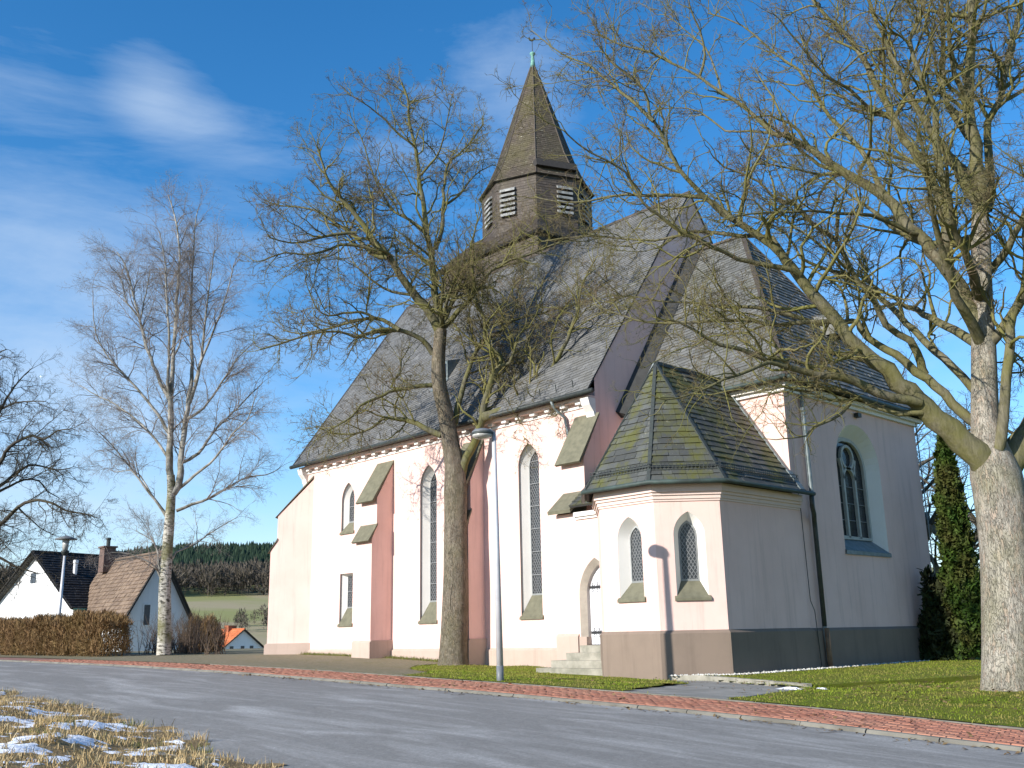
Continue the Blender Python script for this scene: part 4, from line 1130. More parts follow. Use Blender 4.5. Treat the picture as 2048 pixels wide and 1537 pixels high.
# porch roofs
m = MB(); P = [(22.45, 5.30), (24.0, 6.65), (24.0, 6.75), (22.42, 5.40)]
m.prism([(-22.25, y, z) for y, z in P], [(-21.25, y, z) for y, z in P]); m.build('porch_cap', M['stone_cap'], church)
pf = [(-21.25, 22.40, 5.48), (-19.7, 22.40, 5.48), (-19.7, 24.0, 6.9), (-21.25, 24.0, 6.9)]
pr_ = roof_solid('porch_roof', [pf], church, .06); slates(pf, M['slate_moss'], 'slate_courses', pr_, .3, .2, lift=.03)
m = MB(); m.box(-21.25, -19.6, BY - .06, BY + .1, 5.08, 5.16); m.box(-21.25, -19.6, BY - .13, BY + .1, 5.16, 5.30); m.build('porch_cornice', M['trim'], church)
# steps
zt = 1.25
for i, (xl, yf, z) in enumerate(((-21.0, 22.4, 1.25), (-21.3, 22.1, 1.04), (-21.65, 21.8, .83), (-22.0, 21.5, .62))):
    m = MB(); xr = -19.72 if i < 2 else -19.55 + .35 * 0
    xr = max(-19.74 + (22.04 - yf) * .95, -19.74) - .03 if yf < 22.04 else -19.76
    m.box(xl, xr, yf, 23.05, z - .22, z); m.build('step', M['step_stone'], church)

# ---- tower
TC = np.array([-34.25, 34.4])
TB = 3.55
m = MB(); P = [(TC[0] - TB, TC[1] - TB), (TC[0] + TB, TC[1] - TB), (TC[0] + TB, TC[1] + TB), (TC[0] - TB, TC[1] + TB)]
m.prism([(x, y, .2) for x, y in P], [(x, y, 20.3) for x, y in P]); tow = m.build('tower', M['slate_brown'], church)
slates([(P[0][0], P[0][1] - .01, 16.5), (P[1][0], P[1][1] - .01, 16.5), (P[1][0], P[1][1] - .01, 20.2), (P[0][0], P[0][1] - .01, 20.2)], M['slate_brown'], 'wall_shingles', tow, .26, .15)
def octv(R, z, k): 
    a = math.radians(-45 + 45 * k) + math.radians(0.0)
    return (TC[0] + R * math.cos(a), TC[1] + R * math.sin(a), z)
# skirt roof from the square base to the octagon
TE = 3.85
for k, (a, b) in enumerate(((0, 1), (1, 2), (2, 3), (3, 0))):
    C_ = [(-TE, -TE), (TE, -TE), (TE, TE), (-TE, TE)]
    A3 = (TC[0] + C_[a][0], TC[1] + C_[a][1], 20.25); B3 = (TC[0] + C_[b][0], TC[1] + C_[b][1], 20.25)
    r_ = 2.35
    C3 = (TC[0] + C_[b][0] / TE * r_, TC[1] + C_[b][1] / TE * r_, 21.9); D3 = (TC[0] + C_[a][0] / TE * r_, TC[1] + C_[a][1] / TE * r_, 21.9)
    sk = roof_solid('skirt_roof', [[A3, B3, C3, D3]], church)
    if k in (0, 1, 3): slates([A3, B3, C3, D3], M['slate_brown'], 'slate_courses', sk, .26, .15)
WR = 2.92
m = MB(); m.prism([octv(WR, 20.6, k) for k in range(8)], [octv(WR, 24.5, k) for k in range(8)]); bel = m.build('belfry', M['slate_brown'], church)
def belfry_face(k, uc, w=.84, z0=22.25, z1=23.8):
    A_, B_ = np.array(octv(WR, 0, k)), np.array(octv(WR, 0, k + 1)); u = B_ - A_; L = np.linalg.norm(u); u /= L; n = np.array([u[1], -u[0], 0])
    fr = Frame(A_ + n * .012, u, n)
    q = lambda a, b, c, d_: [fr.p(a, c), fr.p(b, c), fr.p(b, d_), fr.p(a, d_)]
    for a, b, c, d_ in ((0, L, 20.9, z0), (0, uc - w / 2, z0, z1), (uc + w / 2, L, z0, z1), (0, L, z1, 24.4)):
        if b - a > .05: slates(q(a, b, c, d_), M['slate_brown'], 'wall_shingles', bel, .24, .14, lift=.016)
    op = MB().hexa([fr.p(uc - w / 2, z0, .0), fr.p(uc + w / 2, z0, 0), fr.p(uc + w / 2, z0, -.015), fr.p(uc - w / 2, z0, -.015), fr.p(uc - w / 2, z1, .0), fr.p(uc + w / 2, z1, 0), fr.p(uc + w / 2, z1, -.015), fr.p(uc - w / 2, z1, -.015)]).build('bell_opening', M['wood_dark'], church)
    n_ = 6
    for i in range(n_):
        z = z0 + .12 + (z1 - z0 - .2) * i / (n_ - 1)
        MB().hexa([fr.p(uc - w / 2, z, -.02), fr.p(uc + w / 2, z, -.02), fr.p(uc + w / 2, z - .10, -.17), fr.p(uc - w / 2, z - .10, -.17), fr.p(uc - w / 2, z + .12, -.02), fr.p(uc + w / 2, z + .12, -.02), fr.p(uc + w / 2, z + .02, -.17), fr.p(uc - w / 2, z + .02, -.17)]).build('slat', M['louvre'], op)
M['louvre'] = simple('weathered_white_board', (0.34, 0.34, 0.33), (0.15, 0.15, 0.14), 4, .8)
Lf = 2 * WR * math.sin(math.pi / 8)
belfry_face(-1, Lf * .30); belfry_face(0, Lf * .68); belfry_face(-2, Lf * .55); belfry_face(1, Lf * .45)
prof = [(3.10, 24.33), (2.62, 25.1), (2.12, 26.2), (.09, 32.35)]
m = MB()
for i in range(len(prof) - 1):
    m.prism([octv(prof[i][0] - .02, prof[i][1] - .02, k) for k in range(8)], [octv(prof[i + 1][0] - .02, prof[i + 1][1] - .02, k) for k in range(8)])
spire = m.build('spire', M['roof_dark'], church)
for k in (-3, -2, -1, 0, 1, 2):
    for i in range(len(prof) - 1):
        slates([octv(*prof[i], k), octv(*prof[i], k + 1), octv(*prof[i + 1], k + 1), octv(*prof[i + 1], k)], M['spire'], 'spire_slates', spire, .22, .14, lift=.016)
m = MB()
for k in range(8): m.tube([octv(prof[i][0] + .015, prof[i][1], k) for i in range(len(prof))], .035, 5)
m.build('hip_rolls', M['slate_brown'], spire)
m = MB(); A_, B_ = np.array(octv(3.06, 24.78, 0)), np.array(octv(3.06, 24.78, 1)); n = np.cross(B_ - A_, [0, 0, 1]); n /= np.linalg.norm(n)
A2, B2 = A_ + (B_ - A_) * .02, A_ + (B_ - A_) * .98
m.hexa([A2 - n * .75, B2 - n * .75, B2 + n * .04, A2 + n * .04, A2 - n * .75 + [0, 0, .34], B2 - n * .75 + [0, 0, .34], B2 - n * .05 + [0, 0, .40], A2 - n * .05 + [0, 0, .40]])
m.build('eaves_board', M['wood_dark'], spire)
fin = MB().lathe((TC[0], TC[1], 32.2), [(.16, 0), (.12, .4), (.09, .72), (.085, .8), (.15, .86), (.16, .94), (.09, 1.0), (.04, 1.05)], 12).build('finial', M['copper_old'], spire, True)
m = MB(); zt = 33.1
m.tube([(TC[0], TC[1], zt), (TC[0], TC[1], zt + .95)], .02, 6)
m.build('vane_rod', M['iron'], spire)
m = MB(); R2 = np.array([.686, .728, 0]); c_ = np.array([TC[0], TC[1], zt + .85])
ck = [(-.34, .25), (-.26, .05), (-.08, -.05), (.10, -.03), (.20, .12), (.30, .22), (.24, .34), (.14, .30), (.06, .14), (-.06, .10), (-.16, .20), (-.24, .36)]
n2 = np.array([.728, -.686, 0]) * .025
m.prism([c_ + R2 * a * .62 + [0, 0, b * .62] - n2 for a, b in ck], [c_ + R2 * a * .62 + [0, 0, b * .62] + n2 for a, b in ck]); m.build('weathercock', M['iron'], spire)

# ------------------------------------------------------------------ trees
def norm(a): return a / np.maximum(np.linalg.norm(a, axis=-1, keepdims=True), 1e-9)

def tubes(P, R, sides):
    """P (N,K,3) centre lines, R (N,K) radii -> verts, quads"""
    N, K, _ = P.shape
    T = np.empty_like(P); T[:, 1:-1] = P[:, 2:] - P[:, :-2]; T[:, 0] = P[:, 1] - P[:, 0]; T[:, -1] = P[:, -1] - P[:, -2]
    T = norm(T)
    ref = np.zeros((N, 1, 3)); mean = norm(P[:, -1] - P[:, 0]); ax = np.argmin(np.abs(mean), 1); ref[np.arange(N), 0, ax] = 1
    U = norm(np.cross(T, ref)); W = np.cross(U, T)
    a = 2 * np.pi * np.arange(sides) / sides
    V = P[:, :, None] + R[:, :, None, None] * (U[:, :, None] * np.cos(a)[None, None, :, None] + W[:, :, None] * np.sin(a)[None, None, :, None])
    V = V.reshape(-1, 3)
    n = np.arange(N)[:, None, None] * (K * sides); k = np.arange(K - 1)[None, :, None] * sides; s = np.arange(sides)[None, None, :]; s2 = (s + 1) % sides
    F = np.stack(np.broadcast_arrays(n + k + s, n + k + s2, n + k + sides + s2, n + k + sides + s), -1).reshape(-1, 4)
    return V, F

def smooth_path(P, R, step):
    """Catmull-Rom through the points, resampled to a given step"""
    P = np.asarray(P, float); R = np.asarray(R, float)
    Q = np.vstack([2 * P[0] - P[1], P, 2 * P[-1] - P[-2]]); out = []; ro = []
    for i in range(len(P) - 1):
        p0, p1, p2, p3 = Q[i:i + 4]; m = max(2, int(np.linalg.norm(p2 - p1) / step))
        for j in range(m):
            t = j / m
            out.append(.5 * ((2 * p1) + (-p0 + p2) * t + (2 * p0 - 5 * p1 + 4 * p2 - p3) * t * t + (-p0 + 3 * p1 - 3 * p2 + p3) * t ** 3)); ro.append(R[i] * (1 - t) + R[i + 1] * t)
    out.append(P[-1]); ro.append(R[-1])
    return np.array(out), np.array(ro)

def grow(r, P0, D0, L, R0, K, wig, trop, droop=0.0, taper=.35):
    N = len(P0); P = np.empty((N, K + 1, 3)); P[:, 0] = P0; D = norm(D0)
    rad = R0[:, None] * np.linspace(1, taper, K + 1)[None]
    bend = norm(r.normal(0, 1, (N, 3)))
    for k in range(K):
        D = norm(D + r.normal(0, wig, (N, 3)) + bend * wig * .35 * np.cos(k * 2.1 + 1) + np.array([0, 0, trop - droop * k / K]))
        P[:, k + 1] = P[:, k] + D * (L / K)[:, None]
    return P, rad

def children(r, P, Rd, L, per, t0, ang, lr, rr, lmin, up=0.0, rmin=.004):
    """spawn branches along branches"""
    N, K1, _ = P.shape; K = K1 - 1
    cnt = np.maximum(1, r.poisson(per, N)) if np.isscalar(per) else np.maximum(0, r.poisson(per))
    idx = np.repeat(np.arange(N), cnt); n = len(idx)
    t = t0 + (1 - t0) * r.random(n) ** .85; last = r.random(n) < .18; t[last] = 1.0
    s = np.minimum(t * K, K - 1e-6); k = s.astype(int); f = (s - k)[:, None]
    p = P[idx, k] * (1 - f) + P[idx, k + 1] * f; T = norm(P[idx, k + 1] - P[idx, k])
    q = norm(np.cross(T, norm(r.normal(0, 1, (n, 3)))))
    an = np.radians(r.uniform(ang[0], ang[1], n)); an[last] *= .4
    D = norm(T * np.cos(an)[:, None] + q * np.sin(an)[:, None] + np.array([0, 0, up]))
    rad = np.maximum(rmin, (Rd[idx, k] * (1 - f[:, 0]) + Rd[idx, k + 1] * f[:, 0]) * rr)
    ln = np.maximum(lmin, L[idx] * lr * (1.15 - .55 * t) * r.uniform(.55, 1.25, n))
    return p, D, ln, rad

def limb_mesh(name, P, R, sides, lump=0.0, seed=0):
    P = np.asarray(P); R = np.asarray(R)
    V, F = tubes(P[None], R[None], sides)
    if lump:
        rr = np.random.default_rng(seed); K = len(P); a = 2 * np.pi * np.arange(sides) / sides; hh = np.linspace(0, 1, K)
        f = np.ones((K, sides))
        for q in range(1, 7):
            f += lump / q ** .6 * np.sin(q * a[None] + rr.uniform(0, 6) + 2.5 * np.sin(hh[:, None] * rr.uniform(2, 9) + q)) * rr.uniform(.4, 1)
        Vr = V.reshape(K, sides, 3); Vr = P[:, None] + (Vr - P[:, None]) * f[..., None]; V = Vr.reshape(-1, 3)
    return mesh_np(name, V, F)

def make_tree(name, label, trunk, limbs, mats, seed, spec, cat='tree', sides=14):
    """trunk: (points, radii); limbs: list of (points, radii) in world metres"""
    r = np.random.default_rng(seed)
    tp, tr = trunk
    root = empty(name, tuple(tp[0])); tag(root, label, cat)
    P, R = smooth_path(tp, tr, .25)
    link('trunk', limb_mesh('trunk', P, R, 26, .05, seed), mats[0], root)
    segs = []
    for (lp, lr) in limbs:
        P, R = smooth_path(lp, lr, .35)
        if len(P) > 4:
            j = r.normal(0, 1, P.shape) * (R[:, None] * .10 + .008); j[0] = 0; j[-1] = 0; P = P + j
        link('limb', limb_mesh('limb', P, R, 14 if R[0] > .15 else 9 if R[0] > .06 else 6, .085 if R[0] > .1 else .05, seed), mats[1], root)
        segs.append((P, R))
    # first-order branches from the limbs
    p0, d0, l0, r0 = [], [], [], []
    for P, R in segs:
        T = norm(np.gradient(P, axis=0)); seg = np.linalg.norm(np.diff(P, axis=0), axis=1); s = np.concatenate([[0], np.cumsum(seg)]); Ltot = s[-1]
        n = max(2, int(Ltot * spec['d1'])); t = np.sort(1 - (1 - spec.get('t1', .2)) * r.random(n) ** spec.get('tp', 1.25)) * Ltot; t[-1] = Ltot; t[-2] = Ltot * .985
        for q in t:
            i = min(len(P) - 2, max(0, np.searchsorted(s, q) - 1)); f = (q - s[i]) / max(seg[i], 1e-6); f = min(max(f, 0), 1)
            pt = P[i] * (1 - f) + P[i + 1] * f; rad = R[i] * (1 - f) + R[i + 1] * f; tt = T[i]
            a = math.radians(r.uniform(*spec['a1'])); 
            if q >= Ltot * .985: a *= .45
            ax = np.cross(tt, r.normal(0, 1, 3)); ax /= np.linalg.norm(ax) + 1e-9
            d = tt * math.cos(a) + ax * math.sin(a) + np.array([0, 0, spec['up']])
            L = spec['l1'] * (.45 + .75 * r.random()) * (0.72 + .28 * (1 - q / Ltot)) * min(1.0, .62 + rad * 6)
            p0.append(pt); d0.append(d); l0.append(L); r0.append(min(spec['r1'], max(spec.get('rm', .016), rad * r.uniform(.35, .7))))
    P1, R1 = grow(r, np.array(p0), np.array(d0), np.array(l0), np.array(r0), 7, spec['w'], spec['trop'], spec.get('droop', 0))
    L1 = np.array(l0)
    V1, F1 = tubes(P1, R1, 5)
    p, d, ln, rad = children(r, P1, R1, L1, np.clip(L1 * spec['n2'], 1, 14), .15, spec['a2'], .5, .62, .35, spec['up'] * .5, spec.get('rm', .016) * .55)
    P2, R2_ = grow(r, p, d, ln, rad, 5, spec['w'] * 1.15, spec['trop'], spec.get('droop', 0) * 1.2)
    V2, F2 = tubes(P2, R2_, 4)
    Vs, Fs, b = [V1, V2], [F1, F2 + len(V1)], len(V1) + len(V2)
    o = link('branches', mesh_np('branches', np.concatenate(Vs), np.concatenate(Fs)), mats[2], root); o['kind'] = 'stuff'
    # finest twigs: small branched sprays set along the branches
    for q, (PP, RR, LL, dens) in enumerate(((P2, R2_, ln, spec['s2']), (P1, R1, L1, spec['s1']))):
        p, d, sl3, _ = children(r, PP, RR, LL, np.clip(LL * dens, .6, 12), .12, spec['a3'], .55, .7, .16, spec['up'] * .5)
        sl3 = np.clip(sl3, .22, .75) * spec['sl']
        for k in range(3):
            spray_points(p[k::3], d[k::3], sl3[k::3], SPRAYS[spec['kind']][k], mats[3], root)
    return root

def make_spray(name, seed, n1, wig, droop, rb, up):
    r = np.random.default_rng(seed)
    P, R = grow(r, np.zeros((1, 3)), np.array([[0, 0, 1.]]), np.array([1.0]), np.array([rb]), 5, wig, 0, 0, .5)
    p, d, ln, rad = children(r, P, R, np.array([1.0]), np.array([n1]), .12, (28, 62), .62, .75, .22, up, rb * .6)
    P2, R2_ = grow(r, p, d, ln, rad, 3, wig, 0, droop, .6)
    p, d, ln, rad = children(r, P2, R2_, ln, 1.4, .2, (25, 60), .6, .8, .14, up, rb * .5)
    P3, R3 = grow(r, p, d, ln, rad, 2, wig, 0, droop, .7)
    Vs, Fs, b = [], [], 0
    for A_, B_ in ((P, R), (P2, R2_), (P3, R3)):
        V, F = tubes(A_, B_, 3); Vs.append(V); Fs.append(F + b); b += len(V)
    return mesh_np(name, np.concatenate(Vs), np.concatenate(Fs))
SPRAYS = {'maple': [make_spray('spray', 300 + k, 5, .26, 0, .0150, .12) for k in range(3)],
          'birch': [make_spray('spray', 310 + k, 9, .12, .5, .0075, -.05) for k in range(3)],
          'far': [make_spray('spray', 320 + k, 4, .22, 0, .015, .1) for k in range(3)]}
def spray_points(p, d, scl, spray, mat, root):
    n = len(p)
    if n == 0: return
    me = bpy.data.meshes.new('twigs'); me.vertices.add(n); me.vertices.foreach_set('co', np.asarray(p, np.float32).ravel())
    a = me.attributes.new('dir', 'FLOAT_VECTOR', 'POINT'); a.data.foreach_set('vector', np.asarray(d, np.float32).ravel())
    a = me.attributes.new('scl', 'FLOAT', 'POINT'); a.data.foreach_set('value', np.asarray(scl, np.float32))
    me.update()
    key = (spray.name, mat.name)
    if key not in spray_points.cache:
        sm = spray.copy(); sm.materials.append(mat)
        so_ = bpy.data.objects.new('twig_spray', sm)
        ng = bpy.data.node_groups.new('twig_sprays', 'GeometryNodeTree')
        ng.interface.new_socket('Geometry', in_out='INPUT', socket_type='NodeSocketGeometry'); ng.interface.new_socket('Geometry', in_out='OUTPUT', socket_type='NodeSocketGeometry')
        N, K = ng.nodes, ng.links
        gi, go = N.new('NodeGroupInput'), N.new('NodeGroupOutput')
        oi = N.new('GeometryNodeObjectInfo'); oi.inputs['Object'].default_value = so_
        mp = N.new('GeometryNodeMeshToPoints')
        ip = N.new('GeometryNodeInstanceOnPoints')
        nd = N.new('GeometryNodeInputNamedAttribute'); nd.data_type = 'FLOAT_VECTOR'; nd.inputs['Name'].default_value = 'dir'
        ns = N.new('GeometryNodeInputNamedAttribute'); ns.data_type = 'FLOAT'; ns.inputs['Name'].default_value = 'scl'
        al = N.new('FunctionNodeAlignRotationToVector'); al.axis = 'Z'
        rr = N.new('FunctionNodeRotateRotation'); rr.rotation_space = 'LOCAL'
        rv = N.new('FunctionNodeRandomValue'); rv.data_type = 'FLOAT_VECTOR'; rv.inputs[0].default_value = (0, 0, 0); rv.inputs[1].default_value = (0, 0, 6.283)
        e2 = N.new('FunctionNodeEulerToRotation')
        K.new(nd.outputs['Attribute'], al.inputs['Vector']); K.new(al.outputs[0], rr.inputs[0]); K.new(rv.outputs[0], e2.inputs[0]); K.new(e2.outputs[0], rr.inputs[1])
        K.new(gi.outputs[0], mp.inputs[0]); K.new(mp.outputs[0], ip.inputs['Points']); K.new(oi.outputs['Geometry'], ip.inputs['Instance'])
        K.new(rr.outputs[0], ip.inputs['Rotation']); K.new(ns.outputs['Attribute'], ip.inputs['Scale']); K.new(ip.outputs[0], go.inputs[0])
        spray_points.cache[key] = ng
    o = link('twigs', me, mat, root); o['kind'] = 'stuff'
    md = o.modifiers.new('sprays', 'NODES'); md.node_group = spray_points.cache[key]
spray_points.cache = {}

def px_limb(pts, r0, r1, D, o0, o1, pw=None):
    """limb traced at photo pixels; the level distance runs from D+o0 to D+o1"""
    n = len(pts); t = np.linspace(0, 1, n); P = []
    for (x, y), q in zip(pts, t): P.append(at(x, y, D + o0 + (o1 - o0) * q ** 1.2))
    k = D / FPX * 1.03
    return np.array(P), (r1 + (r0 - r1) * (1 - t) ** (pw if pw else 1.2)) * k

def pts(s): return [tuple(map(float, q.split(','))) for q in s.split()]

# centre tree ------------------------------------------------------
DC = 27.45 * .7276 + 22.75 * .686
tr = pts('905,1338 906,1315 908,1260 911,1150 912,1050 911,985 908,930 900,880 892,830 879,770 877,720 879,690 881,660')
trr = [34, 28, 25.5, 23.5, 22.5, 23, 18.5, 16.5, 15.5, 15, 14, 13, 13]
kC = DC / FPX * 1.03
trunkC = (np.array([at(x, y, DC) for x, y in tr]), np.array(trr) * kC)
trunkC[0][0][2] -= .15
LC = [
 ('881,662 874,608 868,561 862,510 852,463 848,412 838,354 831,295 819,248 815,198 803,166', 9, 1.8, 0, .5),
 ('870,498 883,463 887,412 889,366 895,330 920,307 944,280 967,248', 5, 1.4, .3, 1.8),
 ('877,660 850,612 827,588 799,549 776,510 749,483 713,432 682,397 659,366 647,334 635,295', 10.5, 1.8, 0, -1.5),
 ('776,515 745,506 713,475 674,448 643,428 608,416 557,412', 6, 1.3, -.7, .8),
 ('713,467 674,469 627,479 584,487 538,475', 4, 1.2, -.9, -2.4),
 ('768,510 729,494 682,491 643,504 608,510 569,506 526,522', 4, 1.2, -.7, -1.8),
 ('866,709 854,689 827,672 796,661 772,665 741,665 710,675 676,663 628,668 580,682 520,700', 6, 1.4, 0, -2.2),
 ('799,661 779,648 751,637 724,639 690,648 656,658 601,668 567,661', 5, 1.3, -.6, 1.2),
 ('751,637 721,624 686,627 656,632 635,620 625,600 610,560', 3, 1.0, -.4, -1.6),
 ('823,590 784,584 749,565 721,541 706,522 690,480', 3.2, 1.0, -.2, 2.0),
 ('866,771 830,773 806,779 779,785 751,798 721,812 704,832 673,853 640,870', 4.8, 1.1, 0, -1.4),
 ('806,779 782,774 799,747 803,720 816,699', 3, 1.2, -.3, .3),
 ('882,872 847,856 820,843 792,836 765,839 745,856 704,870 660,866', 6.5, 1.5, 0, 1.0),
 ('918,960 922,945 933,914 950,884 963,846 967,819 975,791 986,754 1001,730 998,709 980,696 970,675 970,651 960,620 953,600', 10, 2.5, 0, -.9),
 ('997,733 1018,726 1028,702 1035,675 1052,651 1056,620 1075,580', 3.6, 1.1, -.5, -1.6),
 ('967,836 984,829 1015,815 1045,795 1073,774 1100,747 1117,716 1134,682 1148,644 1155,614 1165,570 1190,520', 9, 1.5, -.3, -2.2),
 ('991,832 1015,843 1042,855 1073,870 1107,894 1124,925', 3.4, .9, -.3, -1.4),
 ('1045,795 1080,800 1120,805 1160,830', 3.0, 1.0, -.8, -2.4),
 ('900,858 909,846 915,812 926,771 939,737 950,709 970,685 1001,662 1032,638 1066,631 1107,620 1158,607 1209,586', 6.5, 1.4, .1, 1.0),
 ('885,655 897,620 913,580 936,522 944,483 952,452 963,424', 5.5, 1.3, 0, 1.2),
 ('884,657 920,620 944,596 967,561 999,530 1045,514 1104,491 1163,475', 5.8, 1.3, 0, -1.3),
 ('852,463 820,440 790,425 760,380 740,330 725,280 705,240', 3.4, 1.1, .2, 1.4),
 ('838,354 860,330 880,300 890,260 900,215', 3, 1.0, .3, -1.0),
 ('831,295 800,270 770,240 740,215 700,190', 3, 1.0, .4, -.8),
 ('887,412 920,390 950,350 985,330', 3, 1.0, .8, 2.4),
]
limbsC = [px_limb(pts(s), a, b, DC, o0, o1) for s, a, b, o0, o1 in LC]
def extra(r, trunk, n, hlo, hhi, L0, rad, spread=.9):
    out = []
    P = trunk
    for i in range(n):
        q = P[int(r.uniform(hlo, hhi) * (len(P) - 1))]
        sg = 1 if i % 2 else -1
        d = HF * sg * r.uniform(.6, 1) + CR * r.uniform(-.6, .6) + np.array([0, 0, r.uniform(.25, spread)]); d /= np.linalg.norm(d)
        L = L0 * r.uniform(.6, 1.1); p = [q]; 
        for k in range(7):
            d = d + r.normal(0, .16, 3) + np.array([0, 0, .04]); d /= np.linalg.norm(d); p.append(p[-1] + d * L / 7)
        out.append((np.array(p), np.linspace(rad, .02, 8)))
    return out
rx = np.random.default_rng(11)
lead = np.vstack([trunkC[0][8:], limbsC[0][0][:7]])
limbsC += extra(rx, lead, 6, .45, .98, 4.6, .09, 1.3)
SPEC = dict(d1=3.3, l1=2.7, r1=.055, a1=(35, 75), up=.10, w=.25, trop=.04, n2=3.2, a2=(28, 65), a3=(25, 65), s2=3.7, s1=1.7, sl=1.08, kind='maple')
make_tree('bare_tree', 'bare tree with mossy limbs standing in front of the nave, beside the lamp post', trunkC, limbsC, (M['bark_maple'], M['bark_limb'], M['twig'], M['twig_red']), 21, SPEC)

_tree = [o for o in col.objects if o.name == 'bare_tree'][0]
def scar():
    V = []; F = []; n = 16
    for i in range(n + 1):
        t = i / n; y = 1120 + 130 * t; w = 5.5 * math.sin(math.pi * min(1, t * 1.02)) ** .7 * (1 - .3 * t) + .3; xc = 912 - 8 * t + 2 * math.sin(t * 7)
        for k, dx in enumerate((-1, -.55, 0, .55, 1)):
            V.append(at(xc + dx * w, y, DC - .425 + (.05 if k in (1, 3) else .10 if k == 2 else -.015)))
    for i in range(n):
        for k in range(4): F.append((i * 5 + k, i * 5 + k + 1, i * 5 + k + 6, i * 5 + k + 5))
    link('bark_scar', mesh_np('bark_scar', V, F), simple('scar_wood', (.045, .036, .028), (.02, .016, .012), 9, .95, .6, 30), _tree)
scar()
